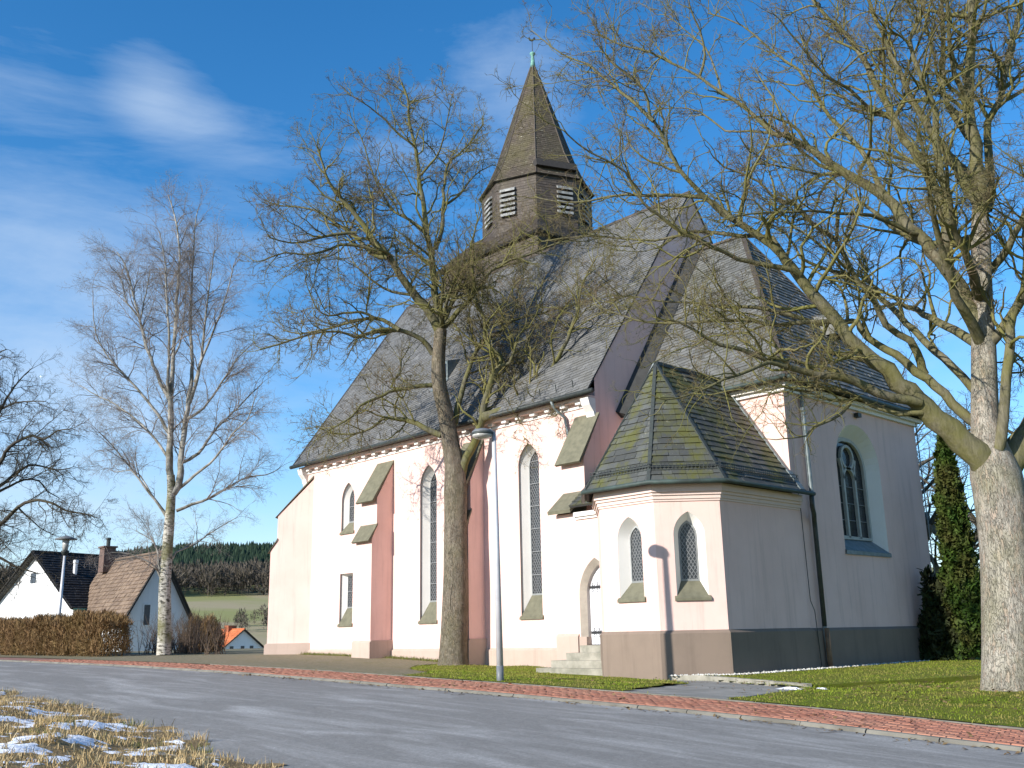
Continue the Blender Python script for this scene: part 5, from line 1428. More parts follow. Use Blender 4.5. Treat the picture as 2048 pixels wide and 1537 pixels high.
# right tree ------------------------------------------------------
DR = 7.95 * .7276 + 20.5 * .686
tr = pts('2024,1380 2022,1350 2019,1290 2015,1200 2010,1100 2003,1010 1992,950 1980,900 1972,850 1970,780 1968,700 1964,600 1961,480 1958,400 1956,360')
trr = [57, 51, 48, 46, 46, 50, 49, 38, 28, 26, 25, 22, 19, 13, 8]
trunkR = (np.array([at(x, y, DR) for x, y in tr]), np.array(trr) * DR / FPX)
trunkR[0][0][2] -= .15
LR = [
 ('1960,430 1957,365 1948,293 1938,211 1942,130 1943,33 1946,-60 1950,-180', 16.5, 5, 0, -1),
 ('1975,420 1984,390 1976,325 1977,244 2000,195 2013,130 2033,49 2042,0 2060,-120', 10, 5, .2, 1.5),
 ('1995,900 2006,844 2013,754 2020,683 2024,629 2049,575 2090,470 2120,330', 12, 5, -.3, -1.5),
 ('2000,960 2040,890 2075,840 2130,760 2200,640 2260,480', 30, 9, 0, .8),
 ('2002,985 1985,945 1958,912 1924,879 1870,836 1834,801 1798,765 1748,722 1702,679 1662,629 1620,582 1584,532 1563,509 1518,472 1467,441 1426,410 1385,372 1358,338 1334,294 1313,253 1296,219 1293,191 1276,167 1245,143 1211,113', 31, 2.2, 0, -1.8, 2.2),
 ('1307,243 1272,212 1242,185 1204,154 1177,130 1125,109 1084,79', 4.2, 1.2, -1.7, -.6),
 ('1840,805 1784,797 1727,772 1684,754 1634,751 1591,736 1555,726 1525,718 1484,701 1440,690 1409,673 1375,653 1340,640', 10, 2, -.4, -2.2),
 ('1573,735 1536,725 1498,742 1450,759 1382,790 1330,800', 5, 1.2, -1.4, -3),
 ('1845,825 1798,826 1763,815 1727,801 1702,786 1655,779 1612,783 1569,776 1518,759 1495,725', 6.5, 1.5, -.3, .9),
 ('1705,786 1698,811 1666,840 1627,854 1612,872 1566,878', 4, 1.2, .2, -1.0),
 ('1956,850 1942,840 1906,808 1870,769 1834,743 1791,708 1756,690 1720,654 1705,643 1655,643 1612,645 1553,650 1501,641 1450,639 1399,644 1337,646 1296,646 1245,632 1194,612', 11, 1.6, .2, 1.6),
 ('1960,790 1942,772 1906,736 1870,701 1827,661 1798,629 1763,600 1727,572 1684,550 1637,532 1602,514 1573,468 1532,444 1480,430', 10, 1.6, .3, 2.5),
 ('1850,750 1841,726 1820,683 1770,650 1745,597 1716,561 1691,514 1670,479 1626,449 1594,413 1548,394 1518,362 1450,335 1426,314', 9, 1.5, .5, -1.0),
 ('1672,478 1676,430 1690,380 1700,340', 4, 1.5, -.3, -.8),
 ('1962,650 1934,607 1906,557 1877,522 1852,486 1816,457 1789,407 1743,377 1694,351 1646,316 1607,290 1568,270 1546,267 1495,219 1443,185 1399,154 1341,126 1296,103 1245,92 1200,70', 18.5, 2, 0, 1.2, 1.7),
 ('1899,545 1893,511 1890,481 1896,407 1880,342 1873,293 1870,228 1860,189 1838,146 1821,81 1841,33 1860,-40', 12, 3, 0, -1.4),
 ('1890,450 1877,390 1841,325 1808,276 1785,228 1750,169 1717,98 1688,65 1655,36 1626,0 1590,-60', 11, 3, 0, 1.6),
 ('1956,410 1938,381 1912,325 1877,283 1841,228 1808,163 1782,107 1763,62 1743,20 1720,-60', 11, 3, 0, -.4),
 ('1770,390 1756,368 1730,312 1701,277 1662,234 1623,182 1597,140 1548,107 1484,51 1416,27', 7, 1.6, .6, 2.6),
 ('1950,290 1935,270 1909,234 1886,182 1886,98 1883,33 1886,-60', 8, 4, 0, 1.0),
 ('1840,470 1821,465 1760,436 1727,429 1678,426 1626,423 1568,426 1501,427 1450,440', 5.5, 1.3, .2, -2.0),
 ('1467,441 1426,405 1385,393 1330,390 1279,390 1225,393 1177,403 1125,407 1074,396', 5, 1.3, -1.0, -.2),
 ('1600,550 1580,540 1532,530 1477,516 1433,499 1409,485 1358,462 1320,431 1286,407 1259,359 1238,335 1184,308 1153,287 1129,263', 6, 1.2, -.8, -3.0),
 ('1650,650 1607,639 1536,619 1484,615 1443,614 1399,607 1331,605 1286,595 1231,591', 5.5, 1.2, 1.2, 2.2),
 ('1570,512 1546,477 1484,473 1433,467 1382,465 1334,479 1279,480 1177,472 1119,479 1060,485', 5, 1.2, -.8, .9),
 ('1938,211 1910,150 1900,80 1895,0 1880,-80', 6, 3, -.4, -2.0),
 ('1960,560 2000,520 2030,470 2060,400 2080,300', 10, 4, .3, -1.2),
 ('2024,629 2040,600 2050,540 2048,470 2060,380', 7, 3, -.8, -2),
 ('2013,200 2048,180 2090,120', 5, 3, .8, 1.5),
 ('1785,228 1740,220 1700,180 1650,150 1600,90 1560,40', 5, 1.5, .8, -.8),
 ('1399,154 1410,110 1400,60 1380,10 1370,-40', 3.5, 1.2, 1.0, .2),
 ('1546,267 1500,262 1450,262 1400,225 1350,215 1310,222', 3.2, 1.1, .9, 2.2),
 ('1694,351 1640,350 1590,338 1540,330 1500,300', 3.5, 1.1, .8, -.6),
 ('1443,185 1430,140 1410,95 1370,60 1330,30', 3.2, 1.1, 1.1, 2.5),
]
limbsR = [px_limb(pts(q[0]), q[1], q[2], DR, *q[3:]) for q in LR]
lead = trunkR[0][8:]
limbsR += extra(np.random.default_rng(12), lead, 6, .35, .98, 5.5, .12, 1.3)
SPR = dict(d1=3.7, l1=2.45, r1=.05, t1=.28, rm=.012, a1=(30, 72), up=.08, w=.25, trop=.035, n2=3.4, a2=(28, 65), a3=(25, 65), s2=3.7, s1=1.8, sl=.82, kind='maple')
make_tree('bare_tree', 'huge bare tree with pale flaky trunk at the right edge, limbs across the choir roof', trunkR, limbsR, (M['bark_flaky'], M['bark_flaky_limb'], M['twig'], M['twig_red']), 22, SPR)

# birch ------------------------------------------------------
DB = 43.8 * .7276 + 19.5 * .686
cb = lambda s: [(130 + x * .618, 370 + y * .618) for x, y in pts(s)]
tr = cb('320,1510 321,1450 322,1380 324,1290 330,1190 338,1090 344,1000 342,940')
trunkB = (np.array([at(x, y, DB) for x, y in tr]), np.array([14, 12.4, 11.8, 11.5, 10.5, 9.5, 8.5, 8]) * DB / FPX)
trunkB[0][0][2] -= .15
LB_ = [
 ('342,950 336,880 342,800 343,720 340,680', 7, 5, 0, 0), ('340,690 348,600 356,480 366,330 370,200 355,100 335,40', 5, 1, 0, .6),
 ('341,700 332,640 338,520 330,380 325,260 305,150', 4, .9, 0, -1.2), ('338,700 310,640 270,540 240,430 215,330 190,250 170,220', 4.5, .9, 0, .9),
 ('262,530 245,440 262,350 275,280', 2.5, .8, .4, 1.2), ('350,1000 370,950 378,870 388,780 398,700', 7, 4.5, 0, .4),
 ('398,700 412,600 408,500 408,380 415,250 420,150 430,80', 4.5, .9, .4, 1.2), ('395,720 420,660 440,560 455,430 470,300 485,210', 4, .9, .4, -1.0),
 ('420,640 445,560 490,450 525,350 545,260', 3, .8, .2, -1.6), ('375,900 430,870 490,790 540,740 590,690 640,640', 3.6, .9, .3, 1.8),
 ('365,985 420,940 490,880 540,810 590,760 615,690', 3.4, .8, .2, -1.8), ('360,1055 410,1035 480,1010 540,970 600,945 650,940 690,920', 3.4, .8, 0, 1.5),
 ('338,810 300,740 250,680 190,610 140,560 100,480 90,380', 3.4, .8, 0, -1.4), ('338,890 290,820 230,760 160,710 100,680 50,650', 3, .8, 0, 1.4),
 ('330,1070 290,1020 240,950 190,890 150,840 110,800', 3, .8, 0, -1.8), ('330,1080 280,1000 230,930 160,930', 2.4, .7, 0, 1.0),
 ('318,1290 300,1250 270,1220 210,1195 150,1190', 2.6, .8, 0, -1.2), ('332,1240 360,1190 420,1165 480,1120 550,1080', 2.4, .7, 0, 1.6),
 ('322,1300 305,1240 290,1160 230,1120', 2.4, .7, 0, 1.5), ('390,760 450,720 520,620 560,560 600,520', 3, .8, .3, .2),
 ('348,560 370,520 385,440 390,330', 2.4, .7, .2, 1.4), ('240,430 200,380 180,300 150,270', 2.2, .7, .6, -.6),
]
limbsB = [px_limb(cb(s), a * 1.0, b, DB, o0, o1) for s, a, b, o0, o1 in LB_]
SPB = dict(d1=3.2, l1=2.4, r1=.03, a1=(25, 60), up=.16, w=.13, trop=.03, n2=2.8, a2=(25, 60), a3=(20, 55), droop=.20, s2=4.8, s1=2.2, sl=1.45, rm=.011, kind='birch')
make_tree('birch_tree', 'tall white-barked birch with drooping twigs by the hedge', trunkB, limbsB, (M['birch'], M['birch_limb'], M['twig_birch'], M['twig_birch']), 23, SPB)

# tree entering the picture at the left edge ------------------------------------------------------
DL = 62 * .7276 + 16.6 * .686
ci = lambda s: [(x * .3254, 680 + y * .3254) for x, y in pts(s)]
tb = at(-105, 1312, DL)
trunkL = (np.array([tb - [0, 0, .3], tb + [0, 0, 1.5], at(-100, 1200, DL), at(-98, 1130, DL), at(-90, 1040, DL), at(-85, 950, DL), at(-80, 880, DL)]), np.array([.62, .5, .46, .42, .36, .26, .2]))
LL = [('-270,900 -60,840 60,660 200,590 270,610 350,560 420,550', 7, 1.2, 0, -1), ('-260,1100 -100,990 0,900 100,820 180,770 260,780 350,800 430,790', 7, 1.2, 0, 1.5),
      ('-280,1300 -100,1200 20,1120 110,1030 200,990 310,1000 400,1050 520,1070 580,1090', 8, 1.2, 0, -1.5), ('-290,1400 -120,1330 0,1340 90,1390 180,1420 240,1440', 6, 1.2, 0, .8),
      ('-250,700 -100,540 0,430 60,330 120,250 190,180', 6, 1.2, 0, 1.0), ('0,430 90,390 180,380 280,380', 3.5, 1, .5, -1), ('-60,960 60,900 150,860 240,870 290,930 360,970', 4.5, 1.1, .5, 2),
      ('-240,600 -160,400 -80,200 -20,90 40,60', 6, 1.2, 0, -1), ('-290,1000 -400,800 -500,500 -560,300', 7, 1.5, 0, 1), ('-300,1200 -480,1050 -640,900', 7, 1.5, 0, -1), ('-250,600 -300,300 -320,50', 6, 1.4, 0, 0.5),
      ('110,1030 160,1080 240,1150 330,1200', 3, .9, -.8, .5)]
limbsL = [px_limb(ci(s), a * .66, b * .8, DL, o0, o1) for s, a, b, o0, o1 in LL]
SPL = dict(d1=3.2, l1=2.6, r1=.035, rm=.014, a1=(30, 75), up=.02, w=.20, trop=.03, n2=2.4, a2=(28, 65), a3=(25, 65), droop=.06, s2=4.4, s1=1.6, sl=1.2, kind='far')
make_tree('bare_tree', 'dark bare tree reaching in from the left edge above the white house', trunkL, limbsL, (M['bark_maple'], M['twig_dark'], M['twig_dark'], M['twig_dark']), 24, SPL)

# bare trees behind the choir ------------------------------------------------------
def wild_tree(r, base, H, R):
    n = 9; tp = [np.array(base) + np.array([r.normal(0, .12) * k, r.normal(0, .12) * k, H * .75 * k / (n - 1)]) for k in range(n)]
    tp[0] = tp[0] - [0, 0, .4]
    trr = np.linspace(R, R * .25, n); limbs = []
    for i in range(13):
        k = r.integers(2, n); q = tp[k]; a = r.uniform(0, 2 * np.pi); d = np.array([math.cos(a), math.sin(a), r.uniform(.3, 1.2)]); d /= np.linalg.norm(d); L = H * r.uniform(.22, .42); p = [q]
        for j in range(6):
            d = d + r.normal(0, .15, 3) + [0, 0, .05]; d /= np.linalg.norm(d); p.append(p[-1] + d * L / 6)
        limbs.append((np.array(p), np.linspace(R * .33, .02, 7)))
    return (np.array(tp), trr), limbs
SPW = dict(d1=2.0, l1=2.2, r1=.05, a1=(30, 70), up=.1, w=.20, trop=.03, n2=2.2, a2=(28, 65), a3=(25, 65), s2=3.2, s1=1.0, sl=1.1, kind='far')
BG = [(1838, 46, 12, .26, 'thin bare tree close behind the right corner of the choir'), (1905, 52, 14, .32, 'bare tree behind the columnar conifer'), (1965, 58, 15, .34, 'bare tree behind the flaky trunk of the huge tree'),
      (1780, 62, 17, .34, 'bare tree rising behind the choir hip roof, left of the conifer'), (2035, 48, 13, .3, 'bare tree at the far right edge behind the huge trunk'), (1868, 70, 16, .3, 'distant bare tree seen between choir corner and conifer')]
for i, (px_, dd, H, R, lab) in enumerate(BG):
    r = np.random.default_rng(100 + i); p = at(px_, 1300, dd); b = (p[0], p[1], float(gz(p[0], p[1])))
    t_, l_ = wild_tree(r, b, H, R)
    o = make_tree('bare_tree', lab, t_, l_, (M['bark_maple'], M['twig_dark'], M['twig_dark'], M['twig_dark']), 200 + i, SPW)
    o['group'] = 'bare trees behind the choir'

# ------------------------------------------------------------------ conifer, shrubs, hedges
def leaf_cloud(n, sampler, size, r, stretch=(1, 1, 1.6), updir=.6, nar=1.0):
    p, nr = sampler(r, n); s = r.uniform(.5, 1.2, n)[:, None] * size
    a = norm(r.normal(0, 1, (n, 3)) * np.array([1, 1, .5]) + nr * .4); b = norm(np.cross(a, r.normal(0, 1, (n, 3)))) ; b = norm(b + np.array([0, 0, updir]))
    a = a * nar
    V = np.stack([p - a * s * .5, p + a * s * .5, p + b * s * stretch[2] + a * s * .15, p + b * s * stretch[2] * .8 - a * s * .4], 1).reshape(-1, 3)
    F = np.arange(n * 4).reshape(-1, 4); return V, F
def thuja(base, H, R, seed):
    r = np.random.default_rng(seed)
    def samp(r, n):
        h = r.random(n) ** .9; rad = R * np.interp(h, [0, .05, .3, .7, .9, 1], [.85, 1, 1, .72, .42, .05]); a = r.uniform(0, 2 * np.pi, n)
        lump = 1 + .16 * np.sin(a * 5 + h * 23) + .12 * np.sin(a * 9 - h * 41) + .1 * np.sin(h * 60 + a * 3)
        q = rad * lump * (1 - .30 * r.random(n) ** 2); d = np.stack([np.cos(a), np.sin(a), 0 * a], 1)
        return np.stack([base[0] + d[:, 0] * q, base[1] + d[:, 1] * q, base[2] + .1 + h * H], 1), d
    V, F = leaf_cloud(15000, samp, .10, r); return mesh_np('foliage', V, F, False)
tb = at(1943, 1325, 33.0); tb = np.array([tb[0], tb[1], float(gz(tb[0], tb[1])) + .1])
th = empty('columnar_conifer', tuple(tb)); tag(th, 'dark green columnar conifer standing between choir corner and huge trunk', 'conifer')
o = link('foliage', thuja(tb, 7.4, .54, 31), M['thuja'], th); o['kind'] = 'stuff'
V_, F_ = tubes(np.array([[tb - [0, 0, .2], tb + [0, 0, 3], tb + [.02, 0, 6.6]]]), np.array([[.13, .1, .03]]), 8); link('trunk', mesh_np('trunk', V_, F_), M['bark_maple'], th)
MB().lathe(tuple(tb + [0, 0, .15]), [(.36, 0), (.40, 1.5), (.36, 3.2), (.26, 5.2), (.08, 6.8)], 10).build('inner_foliage', M['shrub'], th, True)

def bush(name, label, c, rx_, ry_, h, n, size, mat, seed, cat='shrub', rot=0.0, twigs=0, box=False, twmat=None, updir=.8):
    r = np.random.default_rng(seed); ca, sa = math.cos(rot), math.sin(rot)
    zb = float(gz(c[0], c[1]))
    root = empty(name, (c[0], c[1], zb)); tag(root, label, cat)
    def place(x, y): return c[0] + x * ca - y * sa, c[1] + x * sa + y * ca
    if n:
        def samp(r, n):
            if box:
                x = r.uniform(-rx_, rx_, n); t = r.random(n); y = ry_ * np.sign(r.normal(0, 1, n)) * (1 - .35 * r.random(n) ** 2); z = h * t
                top = r.random(n) < .28; z = np.where(top, h * (1 - .10 * r.random(n)), z); y = np.where(top, r.uniform(-ry_, ry_, n), y)
                bl = 1 + .10 * np.sin(x * 1.1 + 1) + .06 * np.sin(x * 3.3); z = z * bl; y = y * (1 + .12 * np.sin(x * 1.7 + z * 2))
                e = np.abs(x) > rx_ * .96; y = np.where(e, r.uniform(-ry_, ry_, n), y)
                d = np.stack([0 * x, np.sign(y), 0 * x], 1)
            else:
                d = norm(r.normal(0, 1, (n, 3))); d[:, 2] = np.abs(d[:, 2]); q = (.55 + .45 * r.random(n) ** .5) * (1 + .18 * np.sin(d[:, 0] * 7 + d[:, 2] * 5))
                x, y, z = d[:, 0] * rx_ * q, d[:, 1] * ry_ * q, d[:, 2] * h * q
            X, Y = place(x, y); return np.stack([X, Y, zb + .02 + z], 1), d
        V, F = leaf_cloud(n, samp, size, r, updir=updir, nar=.28 if cat == 'hedge' else 1.0, stretch=(1, 1, 2.4) if cat == 'hedge' else (1, 1, 1.6)); o = link('foliage', mesh_np('foliage', V, F, False), mat, root); o['kind'] = 'stuff'
    if twigs:
        x, y = r.uniform(-rx_, rx_, twigs) * .95, r.uniform(-ry_, ry_, twigs) * .8; X, Y = place(x, y)
        p0 = np.stack([X, Y, np.full(twigs, zb - .05)], 1); d0 = np.stack([r.normal(0, .25, twigs), r.normal(0, .25, twigs), np.ones(twigs)], 1)
        L = h * r.uniform(.6, 1.02, twigs); P, R = grow(r, p0, d0, L, np.full(twigs, .016), 6, .12, .05)
        V, F = tubes(P, R, 4); p, d, l2, rad = children(r, P, R, L, 9.0, .12, (20, 60), .32, .5, .18, .15, .005); P2, R2_ = grow(r, p, d, l2, rad, 3, .15, .05); V2, F2 = tubes(P2, R2_, 3)
        o = link('stems', mesh_np('stems', np.concatenate([V, V2]), np.concatenate([F, F2 + len(V)])), twmat or mat, root); o['kind'] = 'stuff'
    return root
p = at(1892, 1325, 33.5); bush('shrub', 'dark evergreen shrub tucked behind the right corner of the choir', (p[0], p[1]), .7, .7, 2.9, 4200, .13, M['shrub'], 41)
p = at(1850, 1140, 32.0); 
hz = [(-60, 12, 17.6, 17000)]
bush('hedge', 'clipped brown bare hedge along the pavement at far left', (-53.3, 17.6), 9.0, .75, 1.62, 46000, .11, M['hedge'], 42, 'hedge', 0.0, 330, True, M['hedge'])
bush('shrub', 'row of leafless pinkish-brown shrubs at the foot of the birch', (-45.8, 21.3), 3.4, .7, 1.9, 0, .1, M['shrub_twig'], 43, 'shrub', 0.08, 170, False, M['shrub_twig'])
p = at(402, 1300, 51.0); bush('hedge', 'short brown hedge clump left of the red-roofed house', (p[0], p[1]), 1.0, .9, 1.65, 9000, .11, M['hedge'], 44, 'hedge', .6, 90, False, M['hedge'])

# ------------------------------------------------------------------ street lamps
def lamp_near(b):
    root = empty('street_lamp', b); tag(root, 'silver street lamp with flat grey head, standing at the edge of the lawn', 'street lamp')
    z = b[2]; lean = np.array([-.02, -.02, 0])
    m = MB(); m.tube([np.array(b) - [0, 0, .2], np.array(b) + [0, 0, .34]], .082, 14); m.build('base_sleeve', M['lamp_dark'], root, True)
    m = MB(); m.tube([np.array(b) + [0, 0, .34], np.array(b) + lean + [0, 0, 3.0], np.array(b) + lean * 2 + [0, 0, 5.62]], [.076, .066, .048], 16); m.build('pole', M['pole'], root, True)
    top = np.array(b) + lean * 2 + [0, 0, 5.58]; d = -CR * np.array([1, 1, 0]); d /= np.linalg.norm(d)
    m = MB(); m.tube([top - [0, 0, .18], top + [0, 0, .05], top + d * .10 + [0, 0, .10]], .05, 10); m.build('bracket', M['lamp_dark'], root, True)
    c = top + d * .27 + [0, 0, .02]
    h = MB().lathe(tuple(c), [(.02, .13), (.12, .125), (.20, .10), (.245, .06), (.25, .03)], 20); ho_ = h.build('lamp_head', M['lamp_dark'], root, True)
    MB().lathe(tuple(c), [(.252, .03), (.256, .0), (.252, -.02)], 20).build('rim', M['dark_metal'], ho_, True)
    MB().lathe(tuple(c), [(.245, -.021), (.23, -.06), (.17, -.10), (.05, -.12)], 20).build('lamp_bowl', M['lamp_glass'], ho_, True)
lamp_near((-16.75, 15.25, float(gz(-16.75, 15.25))))
def lamp_far(b):
    root = empty('street_lamp', b); tag(root, 'distant lantern-topped street lamp behind the hedge in front of the white gable', 'street lamp')
    B = np.array(b)
    MB().tube([B - [0, 0, .2], B + [0, 0, 2.2], B + [0, 0, 5.35]], [.10, .10, .065], 12).build('pole', M['pole'], root, True)
    MB().lathe(b, [(.07, 5.3), (.22, 5.5), (.22, 5.58), (.1, 5.6)], 12).build('collar', M['dark_metal'], root, True)
    MB().lathe(b, [(.14, 5.6), (.20, 6.2)], 12).build('lantern_glass', M['lamp_glass'], root, True)
    MB().lathe(b, [(.60, 6.2), (.58, 6.25), (.2, 6.38), (.03, 6.42)], 16).build('lamp_shade', M['lamp_dark'], root, True)
lamp_far((-57.6, 19.6, float(gz(-57.6, 19.6))))

# ------------------------------------------------------------------ houses
def tiles(poly, mat, parent, w=.3, e=.33): slates(poly, mat, 'tile_courses', parent, w, e, lift=.05, gap=.01)
def gable_house(name, label, axis, c0, c1, l0, l1, eave, ridge, base, wallm, tile, windows=(), over=.35, chim=None, tilesize=(.3, .33)):
    """axis 'x': ridge runs along x from l0 to l1, gable spans y c0..c1; axis 'y' the other way round"""
    root = empty(name, ((l0 + l1) / 2, (c0 + c1) / 2, base) if axis == 'x' else ((c0 + c1) / 2, (l0 + l1) / 2, base)); tag(root, label, 'house')
    P = (lambda l, c, z: (l, c, z)) if axis == 'x' else (lambda l, c, z: (c, l, z))
    cm = (c0 + c1) / 2
    prof = [(c0, base), (c1, base), (c1, eave), (cm, ridge - .15), (c0, eave)]
    m = MB(); m.prism([P(l0, c, z) for c, z in prof], [P(l1, c, z) for c, z in prof]); m.build('wall', M[wallm], root)
    sl_ = (ridge - eave) / (cm - c0); ez = eave - over * sl_
    A = [P(l0 - over, c0 - over, ez), P(l1 + over, c0 - over, ez), P(l1 + over, cm, ridge), P(l0 - over, cm, ridge)]
    B = [P(l1 + over, c1 + over, ez), P(l0 - over, c1 + over, ez), P(l0 - over, cm, ridge), P(l1 + over, cm, ridge)]
    if axis == 'y': A = [A[1], A[0], A[3], A[2]]; B = [B[1], B[0], B[3], B[2]]
    rf = roof_solid('roof', [A, B], root, .16); tiles(A, M[tile], rf, *tilesize); tiles(B, M[tile], rf, *tilesize)
    MB().tube([P(l0 - over, cm, ridge + .02), P(l1 + over, cm, ridge + .02)], .11, 6).build('ridge_tiles', M[tile], rf)
    for l in (l0 - over - .02, l1 + over + .02):
        MB().bar(P(l, c0 - over, ez - .05), P(l, cm, ridge - .05), .05, .22, (1, 0, 0) if axis == 'x' else (0, 1, 0)).build('barge_board', M['wood_dark'], rf)
        MB().bar(P(l, c1 + over, ez - .05), P(l, cm, ridge - .05), .05, .22, (1, 0, 0) if axis == 'x' else (0, 1, 0)).build('barge_board', M['wood_dark'], rf)
    for (lend, ca, cb_, za, zb) in windows:
        s = 1 if lend == l1 else -1
        f = MB(); fo = lambda l, a, b, c, d_: [P(l, a, c), P(l, b, c), P(l, b, d_), P(l, a, d_)]
        f.prism(fo(lend - s * .05, ca, cb_, za, zb), fo(lend + s * .04, ca, cb_, za, zb)); wo = f.build('window', M['white_paint'], root)
        f = MB(); f.prism(fo(lend + s * .03, ca + .10, cb_ - .10, za + .10, zb - .10), fo(lend + s * .055, ca + .10, cb_ - .10, za + .10, zb - .10)); f.build('pane', M['glass_house'], wo)
    return root
hB = gable_house('house', 'white house with brown tiled roof and steep gable behind the birch', 'x', 28.2, 33.0, -80.2, -70.0, 3.5, 7.95, -2.5, 'house_white', 'tile_brown',
                 [(-70.0, 29.5, 30.12, 2.7, 4.3), (-70.0, 31.4, 32.0, .3, 1.6)], over=.4)
m = MB(); m.box(-79.4, -78.4, 29.65, 30.55, 7.0, 8.9); ch = m.build('chimney', M['chimney_brick'], hB)
MB().box(-79.5, -78.3, 29.55, 30.65, 8.9, 9.02).build('chimney_cap', M['chimney_brick'], ch)
MB().lathe((-78.9, 30.1, 9.02), [(.16, 0), (.16, .5), (.2, .54), (.2, .66), (.12, .7)], 8).build('chimney_pot', M['dark_metal'], ch)
hA = gable_house('house', 'white gabled house with black roof at the far left behind the hedge', 'y', -89.6, -79.4, 26.0, 36.0, 4.6, 8.75, -2.5, 'house_white', 'tile_black',
                 [(26.0, -88.0, -87.0, 2.5, 3.7), (26.0, -86.0, -85.0, 2.5, 3.7), (26.0, -84.0, -83.0, 2.5, 3.7), (26.0, -85.1, -84.2, 6.2, 7.2)], over=.45)
hA.rotation_euler = (0, 0, math.radians(16))
MB().box(-84.9, -83.9, 32.6, 34.2, 8.0, 9.2).build('chimney', M['chimney_brick'], hA)
MB().lathe((-82.4, 28.0, 6.8), [(.16, 0), (.16, 1.0), (.2, 1.05), (.2, 1.3)], 8).build('vent_pipe', M['white_paint'], hA)
MB().tube([(-79.0, 25.7, 4.15), (-79.0, 36.2, 4.15)], .09, 6).build('gutter', M['copper_old'], hA)
hR = gable_house('house', 'small white house with orange-red tiled roof far below, beside the church corner', 'x', 70.9, 78.8, -152, -140, .2, 3.3, -9, 'house_white', 'tile_red',
                 [(-140, 72.6, 73.4, .0, .9), (-140, 74.4, 75.2, .0, .9), (-140, 75.9, 76.7, .0, .9)], over=.4, tilesize=(.5, .55))
MB().box(-145, -143.6, 74.2, 75.6, 2.2, 3.9).build('chimney', simple('red_brick', (.36, .12, .06), None, 5, .9), hR)

# ------------------------------------------------------------------ wooded hill
def conifers():
    r = np.random.default_rng(51); V = []; F = []; b = 0
    d = np.array([-.9, .436]); q = np.array([.436, .9])
    n = 3200
    s = r.uniform(545, 850, n); c = r.uniform(-150, 60, n)
    x = d[0] * s + q[0] * c; y = d[1] * s + q[1] * c; z = gz(x, y); h = r.uniform(11, 17, n); w = h * r.uniform(.20, .30, n)
    tiers = 4; sd = 7
    for i in range(n):
        for k in range(tiers):
            t0 = k / tiers; zb_ = z[i] + h[i] * (.06 + t0 * .86); zt_ = zb_ + h[i] * .40 * (1 - t0 * .4); rr = w[i] * (1 - t0 * .9)
            a = 2 * np.pi * np.arange(sd) / sd + r.uniform(0, 6); ro = rr * r.uniform(.7, 1.25, sd)
            ring_ = np.stack([x[i] + np.cos(a) * ro, y[i] + np.sin(a) * ro, zb_ - r.uniform(0, .06, sd) * h[i]], 1)
            V.append(np.vstack([ring_, [[x[i], y[i], min(zt_, z[i] + h[i])]]])); F += [(b + j, b + (j + 1) % sd, b + sd) for j in range(sd)]; b += sd + 1
    return mesh_np('conifer_wood', np.concatenate(V), F, False)
cw_ = link('conifer_wood', conifers(), M['conifer']); tag(cw_, 'dark conifer wood covering the top of the far hill', 'wood', kind='stuff')
def broad(seed, n, srange, crange, hr, per=70):
    r = np.random.default_rng(seed); d = np.array([-.9, .436]); q = np.array([.436, .9])
    s = r.uniform(*srange, n); c = r.uniform(*crange, n); x = d[0] * s + q[0] * c; y = d[1] * s + q[1] * c; z = gz(x, y); h = r.uniform(*hr, n)
    idx = np.repeat(np.arange(n), per); m_ = len(idx); e = norm(r.normal(0, 1, (m_, 3))) * r.random((m_, 1)) ** .4
    p = np.stack([x[idx] + e[:, 0] * h[idx] * .34, y[idx] + e[:, 1] * h[idx] * .34, z[idx] + h[idx] * (.50 + e[:, 2] * .48)], 1)
    a = norm(r.normal(0, 1, (m_, 3)) * [1, 1, .3]); L = h[idx] * r.uniform(.10, .22, m_); up_ = norm(e * .5 + r.normal(0, .35, (m_, 3)) + [0, 0, .6])
    V = np.stack([p - a * (L * .14)[:, None], p + a * (L * .14)[:, None], p + up_ * L[:, None]], 1).reshape(-1, 3)
    # trunks
    tv = np.stack([np.stack([x - .25, y, z], 1), np.stack([x + .25, y, z], 1), np.stack([x, y, z + h * .75], 1)], 1).reshape(-1, 3)
    V = np.concatenate([V, tv]); return mesh_np('broadleaf_wood', V, np.arange(len(V)).reshape(-1, 3), False)
bw_ = link('broadleaf_wood', broad(52, 620, (450, 548), (-150, 60), (10, 15), 110), M['farwood']); tag(bw_, 'brown leafless wood below the conifers on the far hill', 'wood', kind='stuff')
cp = link('copse', broad(53, 30, (272, 305), (9, 30), (3.2, 5.6), 190), M['farwood']); tag(cp, 'brown leafless copse in the fields below the hill, beside the church corner', 'copse', kind='stuff')

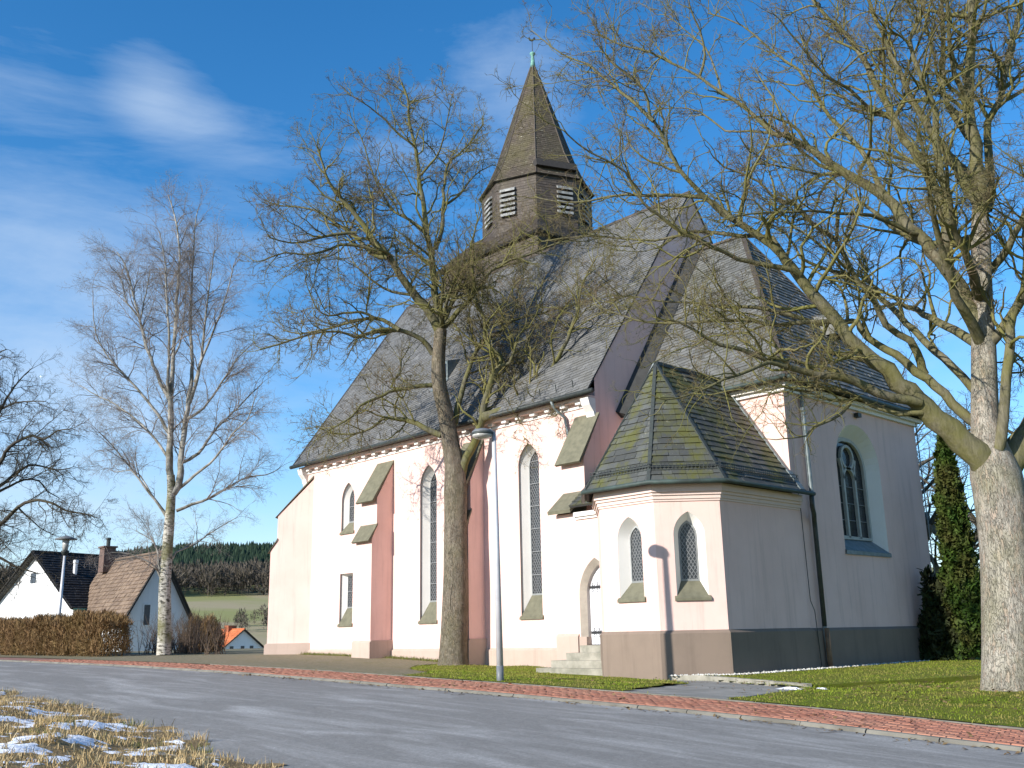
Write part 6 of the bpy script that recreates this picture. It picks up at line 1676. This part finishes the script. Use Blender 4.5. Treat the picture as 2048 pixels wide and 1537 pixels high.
# ------------------------------------------------------------------ leaf and twig litter
def litter():
    r = np.random.default_rng(77); n = 1500
    x = np.concatenate([r.normal(-8, 3.2, n // 2), r.uniform(-30, 1, n // 4), r.uniform(-26, 1, n - n // 2 - n // 4)]); y = np.concatenate([r.normal(18.6, 1.8, n // 2), r.uniform(13.25, 14.9, n // 4), 13.02 - np.abs(r.normal(0, .22, n - n // 2 - n // 4))])
    k = (y > 12) & (x < 2) & ~inpoly(x, y, [(-22.4, 21), (-18.6, 20.6), (-16.6, 20.6), (-15, 22), (-15, 36), (-22.4, 36)]); x, y = x[k], y[k]; n = len(x)
    z = np.where(y > 14.95, lz(x, y) + .05, np.where(y > 13.2, kz(x) + .012, kz(x) - .035)); a = r.uniform(0, 6.28, n); L = r.uniform(.02, .05, n); W = L * r.uniform(.25, .8, n); tw = r.random(n) < .12
    L = np.where(tw, r.uniform(.08, .3, n), L); W = np.where(tw, .008, W)
    d = np.stack([np.cos(a), np.sin(a), r.normal(0, .25, n) * ~tw], 1); q = np.stack([-np.sin(a), np.cos(a), r.normal(0, .25, n) * ~tw], 1); p = np.stack([x, y, z], 1)
    V = np.stack([p - d * L[:, None], p + q * W[:, None] + [0, 0, .006], p + d * L[:, None], p - q * W[:, None] + [0, 0, .006]], 1).reshape(-1, 3)
    return mesh_np('leaf_litter', V, np.arange(n * 4).reshape(-1, 4), False)
lt = link('leaf_litter', litter(), leafmat('dead_leaves', (.10, .06, .03), (.26, .17, .08), (.18, .12, .055))); tag(lt, 'scattered dead leaves and twigs on pavement and lawn', 'litter', kind='stuff')

# last snow by the edging stones
def snow_heap(cx, cy, rx_, ry_, z, seed):
    r = np.random.default_rng(seed); V = [(cx, cy, z + .018)]; F = []; n = 14
    for k, q in ((1, .5), (2, 1.0)):
        for i in range(n):
            a = 2 * math.pi * i / n; f = q * r.uniform(.45, 1.35); V.append((cx + rx_ * f * math.cos(a), cy + ry_ * f * math.sin(a), z + (.008 if k == 1 else -.03) + r.uniform(-.012, .012)))
    for i in range(n):
        j = (i + 1) % n; F.append((0, 1 + i, 1 + j)); F.append((1 + i, 1 + n + i, 1 + n + j)); F.append((1 + i, 1 + n + j, 1 + j))
    return mesh_np('snow_patch', V, F)
for cx, cy, a, b, sd, lab in ((-11.3, 18.2, .34, .10, 1, 'larger scrap of old snow at the end of the edging stones'), (-10.75, 18.5, .18, .06, 2, 'smaller scrap of old snow on the lawn edge')):
    o = link('snow_patch', snow_heap(cx, cy, a, b, float(gz(cx, cy)) + .035, sd), M['snow']); tag(o, lab, 'snow')
